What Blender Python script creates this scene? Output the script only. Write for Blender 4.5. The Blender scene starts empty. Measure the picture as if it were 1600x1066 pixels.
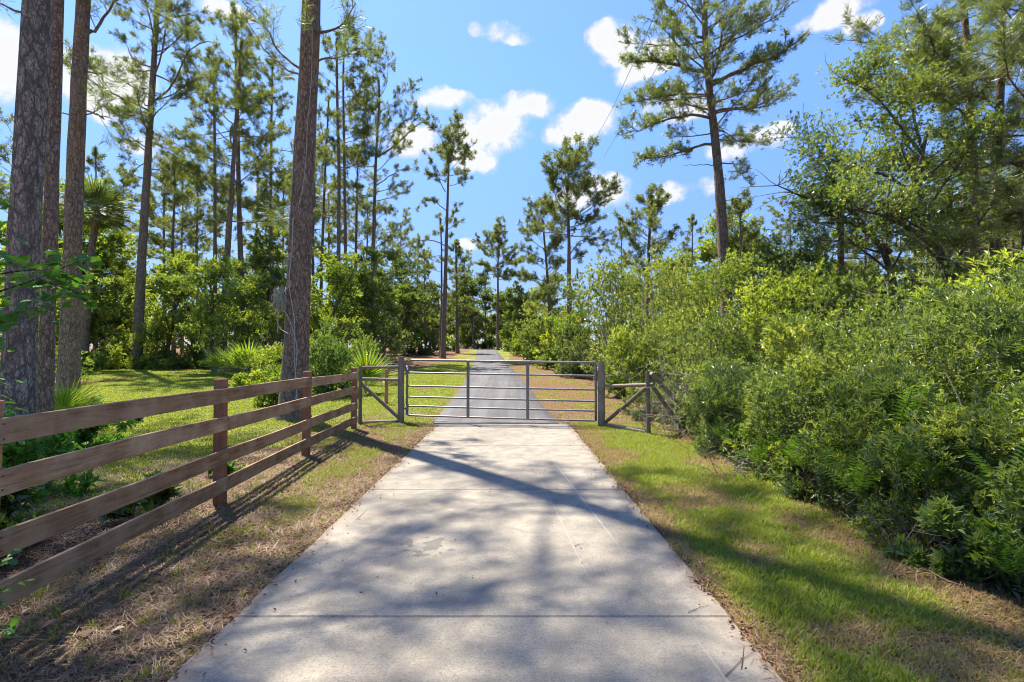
import bpy, math, random
import numpy as np
from mathutils import Vector, Matrix

# ------------------------------------------------------------------ camera, sky, sun, exposure
scene = bpy.context.scene
COL = scene.collection
F_PX, PITCH, CAM_H = 780.0, math.atan(21.5 / 780.0), 1.48
cam_d = bpy.data.cameras.new("camera")
cam_d.sensor_width = 36.0
cam_d.lens = 36.0 * F_PX / 1600.0
cam_d.clip_start, cam_d.clip_end = 0.05, 2000.0
cam = bpy.data.objects.new("camera", cam_d)
cam.location = (0, 0, CAM_H)
cam.rotation_euler = (math.radians(90) + PITCH, 0, 0)
COL.objects.link(cam)
scene.camera = cam

SUN_EL = math.radians(63)
SUN_AZ = math.atan2(-0.63, 0.777)          # clockwise from +Y
sun_vec = Vector((math.cos(SUN_EL) * math.sin(SUN_AZ), math.cos(SUN_EL) * math.cos(SUN_AZ), math.sin(SUN_EL)))
sd = bpy.data.lights.new("sun", 'SUN')
sd.energy, sd.angle, sd.color = 5.0, math.radians(0.53), (1.0, 0.93, 0.80)
sun = bpy.data.objects.new("sun", sd)
sun.rotation_euler = (-sun_vec).to_track_quat('-Z', 'Y').to_euler()
COL.objects.link(sun)
scene.view_settings.view_transform = 'Standard'
scene.view_settings.look = 'None'
scene.view_settings.gamma = 1.0
scene.view_settings.exposure = 1.27
SKY_STRENGTH = 0.128

cy = scene.cycles
cy.max_bounces, cy.diffuse_bounces, cy.glossy_bounces = 7, 4, 2
cy.transmission_bounces, cy.transparent_max_bounces = 4, 4
cy.pixel_filter_type, cy.filter_width = 'BLACKMAN_HARRIS', 1.05
cy.caustics_reflective = cy.caustics_refractive = False


def pix_dir(px, py):
    a, b = (px - 800.0) / F_PX, (533.0 - py) / F_PX
    return Vector((a, math.cos(PITCH) - math.sin(PITCH) * b, math.sin(PITCH) + math.cos(PITCH) * b))


def at(px, py, Y):
    d = pix_dir(px, py)
    return Vector((0, 0, CAM_H)) + d * (Y / d.y)


class NT:
    """small node-tree writer"""
    def __init__(s, tree):
        s.t = tree
        s.t.nodes.clear()

    def n(s, kind, **kw):
        nd = s.t.nodes.new(kind)
        for k, v in kw.items():
            if k.startswith('i_'):
                key = k[2:].replace('_', ' ')
                sock = nd.inputs[int(key)] if key.isdigit() else nd.inputs[key]
                if isinstance(v, bpy.types.NodeSocket):
                    s.t.links.new(v, sock)
                else:
                    sock.default_value = v
            else:
                setattr(nd, k, v)
        return nd

    def math(s, op, a, b=0.0, c=None, clamp=False):
        nd = s.n('ShaderNodeMath', operation=op, use_clamp=clamp)
        for i, v in enumerate([a, b] if c is None else [a, b, c]):
            if isinstance(v, bpy.types.NodeSocket):
                s.t.links.new(v, nd.inputs[i])
            else:
                nd.inputs[i].default_value = v
        return nd.outputs[0]

    def ramp(s, fac, stops, interp='LINEAR'):
        nd = s.n('ShaderNodeValToRGB')
        nd.color_ramp.interpolation = interp
        e = nd.color_ramp.elements
        while len(e) < len(stops):
            e.new(0.5)
        for el, (p, c) in zip(e, stops):
            el.position = p
            el.color = (c, c, c, 1) if isinstance(c, (int, float)) else (*c, 1)
        s.t.links.new(fac, nd.inputs[0])
        return nd.outputs[0]

    def mix(s, fac, a, b, mode='MIX'):
        nd = s.n('ShaderNodeMix', data_type='RGBA', blend_type=mode)
        for i, v in ((0, fac), (6, a), (7, b)):
            if isinstance(v, bpy.types.NodeSocket):
                s.t.links.new(v, nd.inputs[i])
            elif i == 0:
                nd.inputs[0].default_value = v
            else:
                nd.inputs[i].default_value = (*v, 1)
        return nd.outputs[2]

    def noise(s, vec, scale, detail=4, rough=0.55, dist=0.0, out=0):
        nd = s.n('ShaderNodeTexNoise')
        nd.inputs['Scale'].default_value = scale
        nd.inputs['Detail'].default_value = detail
        nd.inputs['Roughness'].default_value = rough
        nd.inputs['Distortion'].default_value = dist
        if vec is not None:
            s.t.links.new(vec, nd.inputs['Vector'])
        return nd.outputs[out]


# world: clear Nishita sky with cumulus clouds that lie in fixed sky directions
world = bpy.data.worlds.new("World")
scene.world = world
world.use_nodes = True
W = NT(world.node_tree)
sky = W.n('ShaderNodeTexSky', sky_type='NISHITA')
sky.sun_disc = False
sky.sun_elevation = SUN_EL
sky.sun_rotation = SUN_AZ
sky.altitude = 0
sky.air_density, sky.dust_density, sky.ozone_density = 1.0, 0.3, 3.0
hs = W.n('ShaderNodeHueSaturation', i_Color=sky.outputs[0])
hs.inputs['Saturation'].default_value = 1.03
hs.inputs['Value'].default_value = 1.0
tc = W.n('ShaderNodeTexCoord')
sep = W.n('ShaderNodeSeparateXYZ', i_0=tc.outputs['Generated'])
skyc = W.mix(1.0, hs.outputs[0], W.ramp(sep.outputs[2], [(0.0, (.42, .38, .37)), (.10, (.46, .45, .47)), (.25, (.64, .66, .72)), (.45, (.84, .92, 1.0)), (.7, (.95, 1.0, 1.08))]), 'MULTIPLY')
skyc = W.mix(1.0, skyc, (.76, .82, 1.0), 'MULTIPLY')
wn1 = W.n('ShaderNodeSeparateXYZ', i_0=W.noise(tc.outputs['Generated'], 6.5, 4, .6, out=1))
az = W.math('ADD', W.math('ARCTAN2', sep.outputs[0], sep.outputs[1]), W.math('MULTIPLY', W.math('SUBTRACT', wn1.outputs[0], .5), .11))
el = W.math('ADD', W.math('ARCSINE', sep.outputs[2]), W.math('MULTIPLY', W.math('SUBTRACT', wn1.outputs[1], .5), .075))
nA = W.noise(tc.outputs['Generated'], 9.0, 7, 0.62)
nB = W.noise(tc.outputs['Generated'], 21.0, 6, 0.6)
CLOUDS = [  # px, py, rx, ry (pixels), strength
    (0, 90, 130, 95, 1.3), (150, 118, 105, 80, 1.15), (335, 6, 60, 22, .9), (560, 225, 60, 30, .6),
    (692, 160, 50, 22, .75), (768, 205, 66, 42, 1.15), (740, 248, 45, 20, 1.0), (640, 225, 55, 30, .9),
    (826, 165, 50, 24, 1.1), (914, 186, 60, 32, 1.2), (895, 208, 50, 20, 1.0),
    (962, 72, 50, 40, .9), (1015, 88, 42, 30, .62), (985, 112, 40, 24, .55),
    (1300, 22, 88, 34, 1.0), (1350, 42, 44, 20, .8), (775, 42, 50, 16, .55), (800, 52, 36, 12, .5),
    (1190, 222, 66, 28, .85), (1130, 245, 40, 20, .6), (945, 298, 36, 28, .9), (905, 318, 40, 18, .7),
    (1050, 308, 44, 18, .8), (1055, 172, 48, 26, .65), (1105, 300, 30, 16, .45), (735, 386, 26, 12, .6),
    (470, 300, 90, 30, .5), (250, 230, 60, 25, .45)]
acc = None
for (px, py, rx, ry, st) in CLOUDS:
    d = pix_dir(px, py).normalized()
    a0, e0 = math.atan2(d.x, d.y), math.asin(d.z)
    k = d.y * d.y
    ra, re = rx / F_PX * k / max(.3, math.cos(e0)), ry / F_PX * k
    u = W.math('MULTIPLY', W.math('SUBTRACT', az, a0), 1.0 / (ra * 1.24))
    v = W.math('MULTIPLY', W.math('SUBTRACT', el, e0), 1.0 / (re * 1.24))
    r2 = W.math('ADD', W.math('MULTIPLY', u, u), W.math('MULTIPLY', v, v))
    g = W.math('MULTIPLY', W.math('SUBTRACT', 1.0, r2, clamp=True), st)
    acc = g if acc is None else W.math('MAXIMUM', acc, g)
# the same kind of clouds goes on over the rest of the sky
far = W.noise(tc.outputs['Generated'], 3.4, 3, 0.5)
gen = W.math('MULTIPLY', W.math('SUBTRACT', far, 0.60, clamp=True), 6.0, clamp=True)
front = W.math('MULTIPLY', W.math('SUBTRACT', 0.35, sep.outputs[1], clamp=True), 4.0, clamp=True)
acc = W.math('MAXIMUM', acc, W.math('MULTIPLY', gen, front))
fr = W.math('ADD', W.math('MULTIPLY', W.math('SUBTRACT', nA, 0.5), 2.9), W.math('MULTIPLY', W.math('SUBTRACT', nB, 0.5), 1.6))
dens = W.math('ADD', acc, W.math('MULTIPLY', fr, 1.0))
dens = W.math('MULTIPLY', dens, W.math('MULTIPLY', acc, 5.0, clamp=True))
cov_c = W.ramp(dens, [(0.05, 0.0), (0.30, 0.26), (0.60, 0.78), (1.0, 1.0)])
ccol = W.ramp(dens, [(0.15, (0.80, 0.84, 1.0)), (0.45, (.93, .94, 1.0)), (0.7, (1.12, 1.10, 1.08)), (1.0, (1.0, 1.0, 1.02))])
cmul = W.n('ShaderNodeVectorMath', operation='SCALE', i_0=ccol)
cmul.inputs['Scale'].default_value = 3.1
mx = W.mix(cov_c, skyc, cmul.outputs[0])
bg = W.n('ShaderNodeBackground', i_Color=mx)
bg.inputs['Strength'].default_value = SKY_STRENGTH
W.n('ShaderNodeOutputWorld', i_Surface=bg.outputs[0])

# ------------------------------------------------------------------ helpers
rng = np.random.default_rng(7)
random.seed(7)


def tag(o, label=None, cat=None, group=None, kind=None):
    if label: o['label'] = label
    if cat: o['category'] = cat
    if group: o['group'] = group
    if kind: o['kind'] = kind
    return o


def link(name, me, parent=None, loc=None, rot=None, scale=None):
    o = bpy.data.objects.new(name, me)
    COL.objects.link(o)
    if parent is not None: o.parent = parent
    if loc is not None: o.location = loc
    if rot is not None: o.rotation_euler = rot
    if scale is not None: o.scale = scale if hasattr(scale, '__len__') else (scale,) * 3
    return o


def empty(name, loc, label, cat, group=None, rz=0):
    o = link(name, None, loc=loc, rot=(0, 0, rz))
    o.empty_display_size = 0.2
    return tag(o, label, cat, group)


def copy_tree(o, loc, rz, label, scale=1.0, group=None):
    c = o.copy(); COL.objects.link(c)
    c.location = loc; c.rotation_euler = (0, 0, rz); c.scale = (scale,) * 3
    c['label'] = label
    if group: c['group'] = group
    for ch in o.children:
        d = ch.copy(); COL.objects.link(d); d.parent = c
        for g in ch.children:
            e = g.copy(); COL.objects.link(e); e.parent = d
    return c


def np_mesh(name, V, faces, mat, smooth=False, tint=None):
    """V (N,3); faces: list of integer arrays (M,k)."""
    me = bpy.data.meshes.new(name)
    V = np.asarray(V, dtype=np.float32)
    faces = [np.asarray(f, dtype=np.int32) for f in faces if len(f)]
    me.vertices.add(len(V)); me.vertices.foreach_set('co', V.ravel())
    tot = np.concatenate([np.full(len(f), f.shape[1], dtype=np.int32) for f in faces])
    loops = np.concatenate([f.ravel() for f in faces])
    me.loops.add(len(loops)); me.loops.foreach_set('vertex_index', loops)
    me.polygons.add(len(tot))
    me.polygons.foreach_set('loop_start', np.concatenate([[0], np.cumsum(tot)[:-1]]).astype(np.int32))
    me.polygons.foreach_set('loop_total', tot)
    me.polygons.foreach_set('use_smooth', np.full(len(tot), bool(smooth)))
    for m in (mat if isinstance(mat, (list, tuple)) else [mat]):
        me.materials.append(m)
    if tint is not None:
        a = me.attributes.new('tint', 'FLOAT', 'FACE')
        a.data.foreach_set('value', np.asarray(tint, dtype=np.float32))
    me.update(calc_edges=True)
    return me


class Tubes:
    """collects tapered tubes into one mesh"""
    def __init__(s): s.V, s.Q, s.T, s.n = [], [], [], 0

    def add(s, pts, rad, sides=6, cap=False, wob=0.0):
        P = np.array([tuple(p) for p in pts], dtype=float)
        R = np.array(rad if hasattr(rad, '__len__') else [rad] * len(P), dtype=float)
        n = len(P)
        T = np.gradient(P, axis=0)
        T /= (np.linalg.norm(T, axis=1, keepdims=True) + 1e-9)
        ref = np.array([0.0, 0.0, 1.0]) if abs(T[0, 2]) < 0.8 else np.array([1.0, 0.0, 0.0])
        A = np.cross(T, ref); A /= (np.linalg.norm(A, axis=1, keepdims=True) + 1e-9)
        B = np.cross(T, A)
        ang = np.linspace(0, 2 * np.pi, sides, endpoint=False)
        ca, sa = np.cos(ang), np.sin(ang)
        rr = R[:, None] * np.ones(sides)[None]
        if wob: rr = rr * (1 + wob * rng.standard_normal(rr.shape))
        V = P[:, None] + rr[..., None] * (ca[None, :, None] * A[:, None] + sa[None, :, None] * B[:, None])
        V = V.reshape(-1, 3)
        i = np.arange(n - 1)[:, None] * sides
        j = np.arange(sides)[None]
        k = (j + 1) % sides
        q = np.stack([i + j, i + k, i + sides + k, i + sides + j], -1).reshape(-1, 4) + s.n
        s.V.append(V); s.Q.append(q); s.n += len(V)
        if cap:
            for base, c in ((0, P[0]), ((n - 1) * sides, P[-1])):
                s.V.append(np.array([c])); ci = s.n; s.n += 1
                b = s.n - 1 - len(V) if base == 0 else None
                start = (q.min() + base)
                t = np.stack([start + j[0], start + k[0], np.full(sides, ci)], -1)
                s.T.append(t)

    def mesh(s, name, mat, smooth=True):
        return np_mesh(name, np.concatenate(s.V), [np.concatenate(s.Q)] + ([np.concatenate(s.T)] if s.T else []), mat, smooth)


def unit(a): return a / (np.linalg.norm(a, axis=-1, keepdims=True) + 1e-9)


def sphere_dirs(n): return unit(rng.standard_normal((n, 3)))


def leaves_mesh(name, P, D, N, L, Wd, mat, tint, fold=0.25, mid=0.45):
    """P base, D axis, N normal: folded diamond leaves, two triangles each"""
    D = unit(D); S = unit(np.cross(D, N)); N = np.cross(S, D)
    L = np.asarray(L)[:, None]; Wd = np.asarray(Wd)[:, None]
    m = P + D * L * mid
    v0 = P; v2 = P + D * L - N * L * 0.12
    v1 = m + S * Wd * 0.5 + N * Wd * fold
    v3 = m - S * Wd * 0.5 + N * Wd * fold
    n = len(P)
    V = np.stack([v0, v1, v2, v3], 1).reshape(-1, 3)
    b = np.arange(n)[:, None] * 4
    T = np.stack([b + [0, 1, 2], b + [0, 2, 3]], 1).reshape(-1, 3)
    return np_mesh(name, V, [T], mat, False, np.repeat(tint, 2))


def sprigs(name, P, D, k, L, Wd, mat, tint, up=0.25, spread=0.9, Lvar=0.3):
    """k leaves around each twig tip P pointing along D"""
    n = len(P)
    D = unit(D)
    R = unit(np.cross(D, sphere_dirs(n)))
    Q = np.cross(D, R)
    ph = rng.random((n, 1)) * 6.28 + np.arange(k)[None] * 2.4 + rng.normal(0, .25, (n, k))
    rad = np.cos(ph)[..., None] * R[:, None] + np.sin(ph)[..., None] * Q[:, None]
    sp = spread * (0.45 + 0.75 * rng.random((n, k, 1)))
    d = unit(D[:, None] * (1 - .25 * sp) + rad * sp + np.array([0, 0, up]))
    ln = L * (1 - Lvar + 2 * Lvar * rng.random((n, k)))
    base = P[:, None] - D[:, None] * L * (rng.random((n, k, 1)) * 1.1)
    nn = unit(D[:, None] + np.array([0, 0, 0.7]) + rng.normal(0, .35, (n, k, 3)))
    tt = np.clip(tint[:, None] + rng.normal(0, .12, (n, k)), 0, 1)
    return leaves_mesh(name, base.reshape(-1, 3), d.reshape(-1, 3), nn.reshape(-1, 3), ln.ravel(), (ln * Wd / L).ravel(), mat, tt.ravel())


def needles(name, P, D, k, L, w, mat, tint):
    n = len(P)
    D = unit(D)
    d = unit(D[:, None] * 0.75 + rng.standard_normal((n, k, 3)) * 0.62)
    ln = L * (0.6 + 0.6 * rng.random((n, k, 1)))
    base = P[:, None] - D[:, None] * (rng.random((n, k, 1)) * L * 0.9)
    s = unit(np.cross(d, rng.standard_normal((n, k, 3)))) * w
    tip = base + d * ln + np.array([0, 0, -0.12]) * ln
    V = np.stack([base - s, base + s * 0.6 + d * ln * .35, tip], 2).reshape(-1, 3)
    T = np.arange(n * k * 3).reshape(-1, 3)
    tt = np.clip(tint[:, None] + rng.normal(0, .15, (n, k)), 0, 1)
    return np_mesh(name, V, [T], mat, False, tt.ravel())


# value noise on the plane, for terrain cover
_tab = np.random.default_rng(3).random((256, 256))


def vnoise(x, y, s):
    x = np.asarray(x, float) / s + 500.0; y = np.asarray(y, float) / s + 500.0
    xi, yi = np.floor(x).astype(int), np.floor(y).astype(int)
    fx, fy = x - xi, y - yi
    fx = fx * fx * (3 - 2 * fx); fy = fy * fy * (3 - 2 * fy)
    g = lambda a, b: _tab[a % 256, b % 256]
    return (g(xi, yi) * (1 - fx) + g(xi + 1, yi) * fx) * (1 - fy) + (g(xi, yi + 1) * (1 - fx) + g(xi + 1, yi + 1) * fx) * fy


def fbm(x, y, s): return (vnoise(x, y, s) + .5 * vnoise(x + 31, y + 17, s * .47) + .25 * vnoise(x + 11, y + 57, s * .21)) / 1.75


_zy = [-400, 9.5, 12, 17.6, 23.8, 35, 50, 69, 85, 110, 600]
_zz = [0, 0, .01, .10, .27, .65, 1.25, 2.05, 2.5, 2.8, 3.0]
_dy = np.arange(-40, 620, .5)
_dz = np.interp(_dy, _zy, _zz)
_k = np.ones(7) / 7
_dz = np.convolve(np.pad(_dz, 3, mode='edge'), _k, 'valid')


def zprof(y): return np.interp(y, _dy, _dz)


RX_L, RX_R = -1.575, 1.235


def road_c(y): return np.interp(y, [10, 11.35, 17.6, 23.8, 35, 52, 69], [-.36, -.40, -.61, -.86, -1.44, -2.4, -3.5])


def hedge_x(y): return np.interp(y, [0, 3.3, 5, 8, 10, 21, 35, 50, 66, 90], [2.75, 2.75, 2.95, 3.1, 3.3, 2.9, 1.9, .6, -.8, -3])


def terrain(x, y):
    x = np.asarray(x, float); y = np.asarray(y, float)
    z = zprof(y)
    near = np.clip(1 - np.abs(y) / 60, 0, 1)
    d = np.maximum(np.maximum(RX_L - x, x - RX_R), 0)
    bump = (fbm(x, y, 1.7) - .5) * .05 * np.clip(d / .5, 0, 1)
    side = np.clip(x - hedge_x(y), 0, 4) * -0.03
    lawn = np.clip(-x - 4, 0, 14) * .012
    base = np.where((y < 10.9) & (d <= 0.02), -.10, -0.035)
    rd = np.abs(x - road_c(y)) < 1.5
    base = np.where((y >= 10.7) & (y < 75), np.where(rd, -.03, -.02), base)
    return z + base + bump * np.where(rd & (y > 10.5), 0, 1) + side + lawn


def cover(x, y):
    """0 dry straw, 1 green grass"""
    x = np.asarray(x, float); y = np.asarray(y, float)
    n = fbm(x, y, 1.1); n2 = fbm(x + 90, y, 4.0)
    d_r = x - RX_R
    n3 = fbm(x + 40, y + 9, .38)
    right = .63 + (n - .5) * 2.6 + (n3 - .5) * 1.5 - np.clip(1 - d_r / .30, 0, 1) * 1.2 - np.clip(1 - (hedge_x(y) + .15 - x) / .35, 0, 1) * .8
    right = right - np.clip(3.0 - y, 0, 2) * .08
    right = np.where(y > 10.6, .12 + (n - .5) * 1.2, right)
    band = np.exp(-((x + 2.25) / .38) ** 2) * np.clip((y - 3.6) / 2, 0, 1)
    left = -.02 + (n - .5) * 1.1 + (n3 - .5) * .5 + band * .42
    lawn = .80 + (n2 - .5) * 1.5 + (n - .5) * .7 - np.clip(1 - (-3.05 - x) / 2.2, 0, 1) * .6 - np.clip(1 - (y - 4) / 4, 0, 1) * .6
    lawn = lawn - np.clip((x + 24 + (y < 24) * 100) * 0, 0, 1)
    bl = .62 + (n2 - .5) * 1.4 - np.clip(1 - (road_c(y) - 1.45 - x) / 1.0, 0, 1) * .3
    l = np.where(x < -3.05, lawn, np.where(y > 10.6, bl, left))
    l = np.where((y > 33) & (x > -16), .5 + (n2 - .5) * 1.2, l)
    c = np.where(x > -.2, right, l)
    c = np.where((x < -6) & (y > 29.5), 0.05, c)
    return np.clip(c, 0, 1)


# ------------------------------------------------------------------ materials
def new_mat(name):
    m = bpy.data.materials.new(name); m.use_nodes = True
    return m, NT(m.node_tree)


def principled(T, col, rough, bump=None, bs=0.3, bd=0.02, spec=.4, metal=0.0):
    p = T.n('ShaderNodeBsdfPrincipled')
    for key, v in (('Base Color', col), ('Roughness', rough)):
        if isinstance(v, bpy.types.NodeSocket): T.t.links.new(v, p.inputs[key])
        else: p.inputs[key].default_value = (*v, 1) if key == 'Base Color' else v
    p.inputs['Specular IOR Level'].default_value = spec
    p.inputs['Metallic'].default_value = metal
    if bump is not None:
        b = T.n('ShaderNodeBump', i_Height=bump); b.inputs['Strength'].default_value = bs; b.inputs['Distance'].default_value = bd
        T.t.links.new(b.outputs[0], p.inputs['Normal'])
    T.n('ShaderNodeOutputMaterial', i_Surface=p.outputs[0])
    return p


def leaf_mat(name, dark, mid, light, trans=.42, tcol=None, gloss=.07, rough=.38):
    m, T = new_mat(name)
    a = T.n('ShaderNodeAttribute', attribute_name='tint').outputs['Fac']
    c = T.ramp(a, [(0.0, dark), (0.5, mid), (1.0, light)])
    d = T.n('ShaderNodeBsdfDiffuse', i_Color=c)
    tc_ = T.mix(1.0, c, tcol or (1.55, 1.5, .55), 'MULTIPLY')
    t = T.n('ShaderNodeBsdfTranslucent', i_Color=tc_)
    g = T.n('ShaderNodeBsdfGlossy'); g.inputs['Roughness'].default_value = rough; g.inputs['Color'].default_value = (1, 1, 1, 1)
    m1 = T.n('ShaderNodeMixShader', i_0=trans, i_1=d.outputs[0], i_2=t.outputs[0])
    fr_ = T.n('ShaderNodeLayerWeight'); fr_.inputs['Blend'].default_value = .25
    gf = T.math('ADD', T.math('MULTIPLY', fr_.outputs[0], gloss * 2.2), gloss * .5)
    m2 = T.n('ShaderNodeMixShader', i_0=gf, i_1=m1.outputs[0], i_2=g.outputs[0])
    T.n('ShaderNodeOutputMaterial', i_Surface=m2.outputs[0])
    return m


M = {}
LG = (1.5, 1.5, .55)
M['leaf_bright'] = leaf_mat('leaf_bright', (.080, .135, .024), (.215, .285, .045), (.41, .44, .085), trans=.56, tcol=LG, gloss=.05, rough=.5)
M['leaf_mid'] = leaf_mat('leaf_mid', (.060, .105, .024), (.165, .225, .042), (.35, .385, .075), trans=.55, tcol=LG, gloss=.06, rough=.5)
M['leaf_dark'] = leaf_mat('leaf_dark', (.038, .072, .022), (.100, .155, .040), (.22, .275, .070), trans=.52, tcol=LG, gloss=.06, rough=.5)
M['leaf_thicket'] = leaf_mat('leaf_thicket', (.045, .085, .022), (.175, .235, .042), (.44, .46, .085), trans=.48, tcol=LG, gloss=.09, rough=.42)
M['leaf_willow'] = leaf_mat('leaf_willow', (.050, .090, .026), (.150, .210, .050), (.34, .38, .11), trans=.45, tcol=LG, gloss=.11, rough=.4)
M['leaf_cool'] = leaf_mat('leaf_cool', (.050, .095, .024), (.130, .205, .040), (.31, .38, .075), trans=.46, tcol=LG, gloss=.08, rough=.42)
M['leaf_oak'] = leaf_mat('leaf_oak', (.05, .14, .02), (.08, .21, .028), (.15, .30, .04), trans=.5, gloss=.04)
M['needle'] = leaf_mat('needle', (.065, .090, .030), (.155, .190, .058), (.30, .33, .11), trans=.48, tcol=LG, gloss=.03, rough=.5)
M['needle_near'] = leaf_mat('needle_near', (.070, .105, .034), (.155, .205, .065), (.29, .33, .12), trans=.48, tcol=LG, gloss=.05, rough=.45)
M['palmetto'] = leaf_mat('palmetto', (.11, .19, .02), (.19, .29, .035), (.34, .40, .08), trans=.5, gloss=.08, rough=.4)
M['palm_dark'] = leaf_mat('palm_dark', (.030, .06, .018), (.07, .11, .030), (.22, .23, .09), trans=.4, gloss=.06, rough=.45)
M['fern'] = leaf_mat('fern', (.05, .11, .018), (.10, .19, .032), (.21, .31, .06), trans=.45, tcol=LG, gloss=.0, rough=.6)
M['grass'] = leaf_mat('grass', (.33, .235, .120), (.300, .310, .052), (.24, .335, .034), trans=.45, tcol=(1.25, 1.2, .55), gloss=.012, rough=.5)
M['straw'] = leaf_mat('straw', (.08, .038, .020), (.21, .115, .058), (.44, .31, .17), trans=.12, tcol=(1, .9, .7), gloss=.02, rough=.5)
M['moss'] = leaf_mat('moss', (.30, .31, .27), (.42, .42, .37), (.55, .55, .48), trans=.3, tcol=(1, 1, .9), gloss=.01)


def bark(name, c1, c2, c3, sc=9.0, zs=.32, bd=.03):
    m, T = new_mat(name)
    tcn = T.n('ShaderNodeTexCoord').outputs['Object']
    mp = T.n('ShaderNodeMapping', i_Vector=tcn); mp.inputs['Scale'].default_value = (1, 1, zs)
    warp = T.noise(mp.outputs[0], 9, 5, .65, out=1)
    wv = T.n('ShaderNodeVectorMath', operation='MULTIPLY_ADD', i_0=warp, i_2=mp.outputs[0]); wv.inputs[1].default_value = (.16, .16, .16)
    vo = T.n('ShaderNodeTexVoronoi', feature='DISTANCE_TO_EDGE', i_Vector=wv.outputs[0]); vo.inputs['Scale'].default_value = sc
    vc = T.n('ShaderNodeTexVoronoi', feature='F1', i_Vector=wv.outputs[0]); vc.inputs['Scale'].default_value = sc * 2.1
    v2 = T.n('ShaderNodeTexVoronoi', feature='DISTANCE_TO_EDGE', i_Vector=wv.outputs[0]); v2.inputs['Scale'].default_value = sc * 2.7
    gapn = T.noise(mp.outputs[0], 5, 3, .6)
    crack = T.ramp(T.math('ADD', vo.outputs[0], T.math('MULTIPLY', T.math('SUBTRACT', gapn, .5), .22)), [(0.0, 0.0), (.05, .55), (.16, 1.0)])
    crk2 = T.ramp(v2.outputs[0], [(0.0, .45), (.08, 1.0)])
    fine = T.noise(mp.outputs[0], 70, 6, .7)
    mid_ = T.noise(mp.outputs[0], 18, 5, .7, 1.0)
    big = T.noise(tcn, 1.3, 3, .5)
    sepc = T.n('ShaderNodeSeparateXYZ', i_0=vc.outputs['Color'])
    plate = T.mix(sepc.outputs[0], c1, c2)
    plate = T.mix(T.ramp(big, [(.40, 0.0), (.62, .75)]), plate, c3)
    plate = T.mix(T.ramp(mid_, [(.42, 0.0), (.66, .55)]), plate, tuple(min(1, x * 1.55) for x in c2))
    plate = T.mix(T.ramp(fine, [(.36, .65), (.60, 0.0)]), plate, (.05, .036, .03))
    col = T.mix(T.math('MULTIPLY', crack, crk2), tuple(x * .42 for x in c1), plate)
    h = T.math('ADD', T.math('MULTIPLY', T.math('MULTIPLY', crack, crk2), .7), T.math('MULTIPLY', T.math('ADD', fine, mid_), .45))
    principled(T, col, .92, h, 1.0, bd, spec=.12)
    return m


M['bark_grey'] = bark('bark_grey', (.34, .305, .25), (.48, .42, .335), (.46, .33, .23), 8.5, .36, .04)
M['bark_red'] = bark('bark_red', (.36, .27, .20), (.50, .385, .29), (.53, .34, .22), 13, .42)
M['bark_brown'] = bark('bark_brown', (.27, .21, .165), (.40, .31, .245), (.36, .25, .175), 10, .35)
M['bark_oak'] = bark('bark_oak', (.15, .135, .115), (.23, .205, .175), (.17, .16, .12), 16, .4, .015)


def wood(name, c1, c2, c3, axis=1, rough=.75, sc=1.0):
    m, T = new_mat(name)
    tcn = T.n('ShaderNodeTexCoord').outputs['Object']
    rnd = T.n('ShaderNodeObjectInfo').outputs['Random']
    off = T.n('ShaderNodeCombineXYZ', i_0=T.math('MULTIPLY', rnd, 37.0), i_1=T.math('MULTIPLY', rnd, 11.0), i_2=T.math('MULTIPLY', rnd, 5.0))
    ad = T.n('ShaderNodeVectorMath', operation='ADD', i_0=tcn, i_1=off.outputs[0])
    mp = T.n('ShaderNodeMapping', i_Vector=ad.outputs[0])
    s = [14.0 * sc] * 3; s[axis] = .8 * sc
    mp.inputs['Scale'].default_value = s
    g = T.noise(mp.outputs[0], 2.2, 6, .68, 1.2)
    blot = T.noise(ad.outputs[0], 3.1, 4, .6)
    col = T.mix(T.ramp(g, [(.33, 0.0), (.62, 1.0)]), c1, c2)
    col = T.mix(T.ramp(blot, [(.42, 0.0), (.72, .8)]), col, c3)
    tone = T.n('ShaderNodeCombineColor', i_0=T.math('ADD', T.math('MULTIPLY', rnd, .45), .80), i_1=T.math('ADD', T.math('MULTIPLY', rnd, .50), .78), i_2=T.math('ADD', T.math('MULTIPLY', rnd, .55), .76))
    col = T.mix(1.0, col, tone.outputs[0], 'MULTIPLY')
    knot = T.n('ShaderNodeTexVoronoi', feature='F1', i_Vector=ad.outputs[0]); knot.inputs['Scale'].default_value = 2.6
    kn = T.ramp(knot.outputs[0], [(.035, .85), (.075, 0.0)])
    col = T.mix(kn, col, tuple(x * .35 for x in c1))
    principled(T, col, rough, g, .35, .006, spec=.3)
    return m


M['fence_wood'] = wood('fence_wood', (.135, .074, .036), (.35, .200, .098), (.47, .32, .185), 1)
M['fence_post'] = wood('fence_post', (.21, .085, .042), (.36, .155, .078), (.42, .22, .125), 2)
M['grey_pole_v'] = wood('grey_pole_v', (.10, .078, .055), (.22, .175, .125), (.27, .22, .16), 2)
M['grey_pole_h'] = wood('grey_pole_h', (.13, .10, .072), (.27, .22, .165), (.32, .27, .205), 0)

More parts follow.
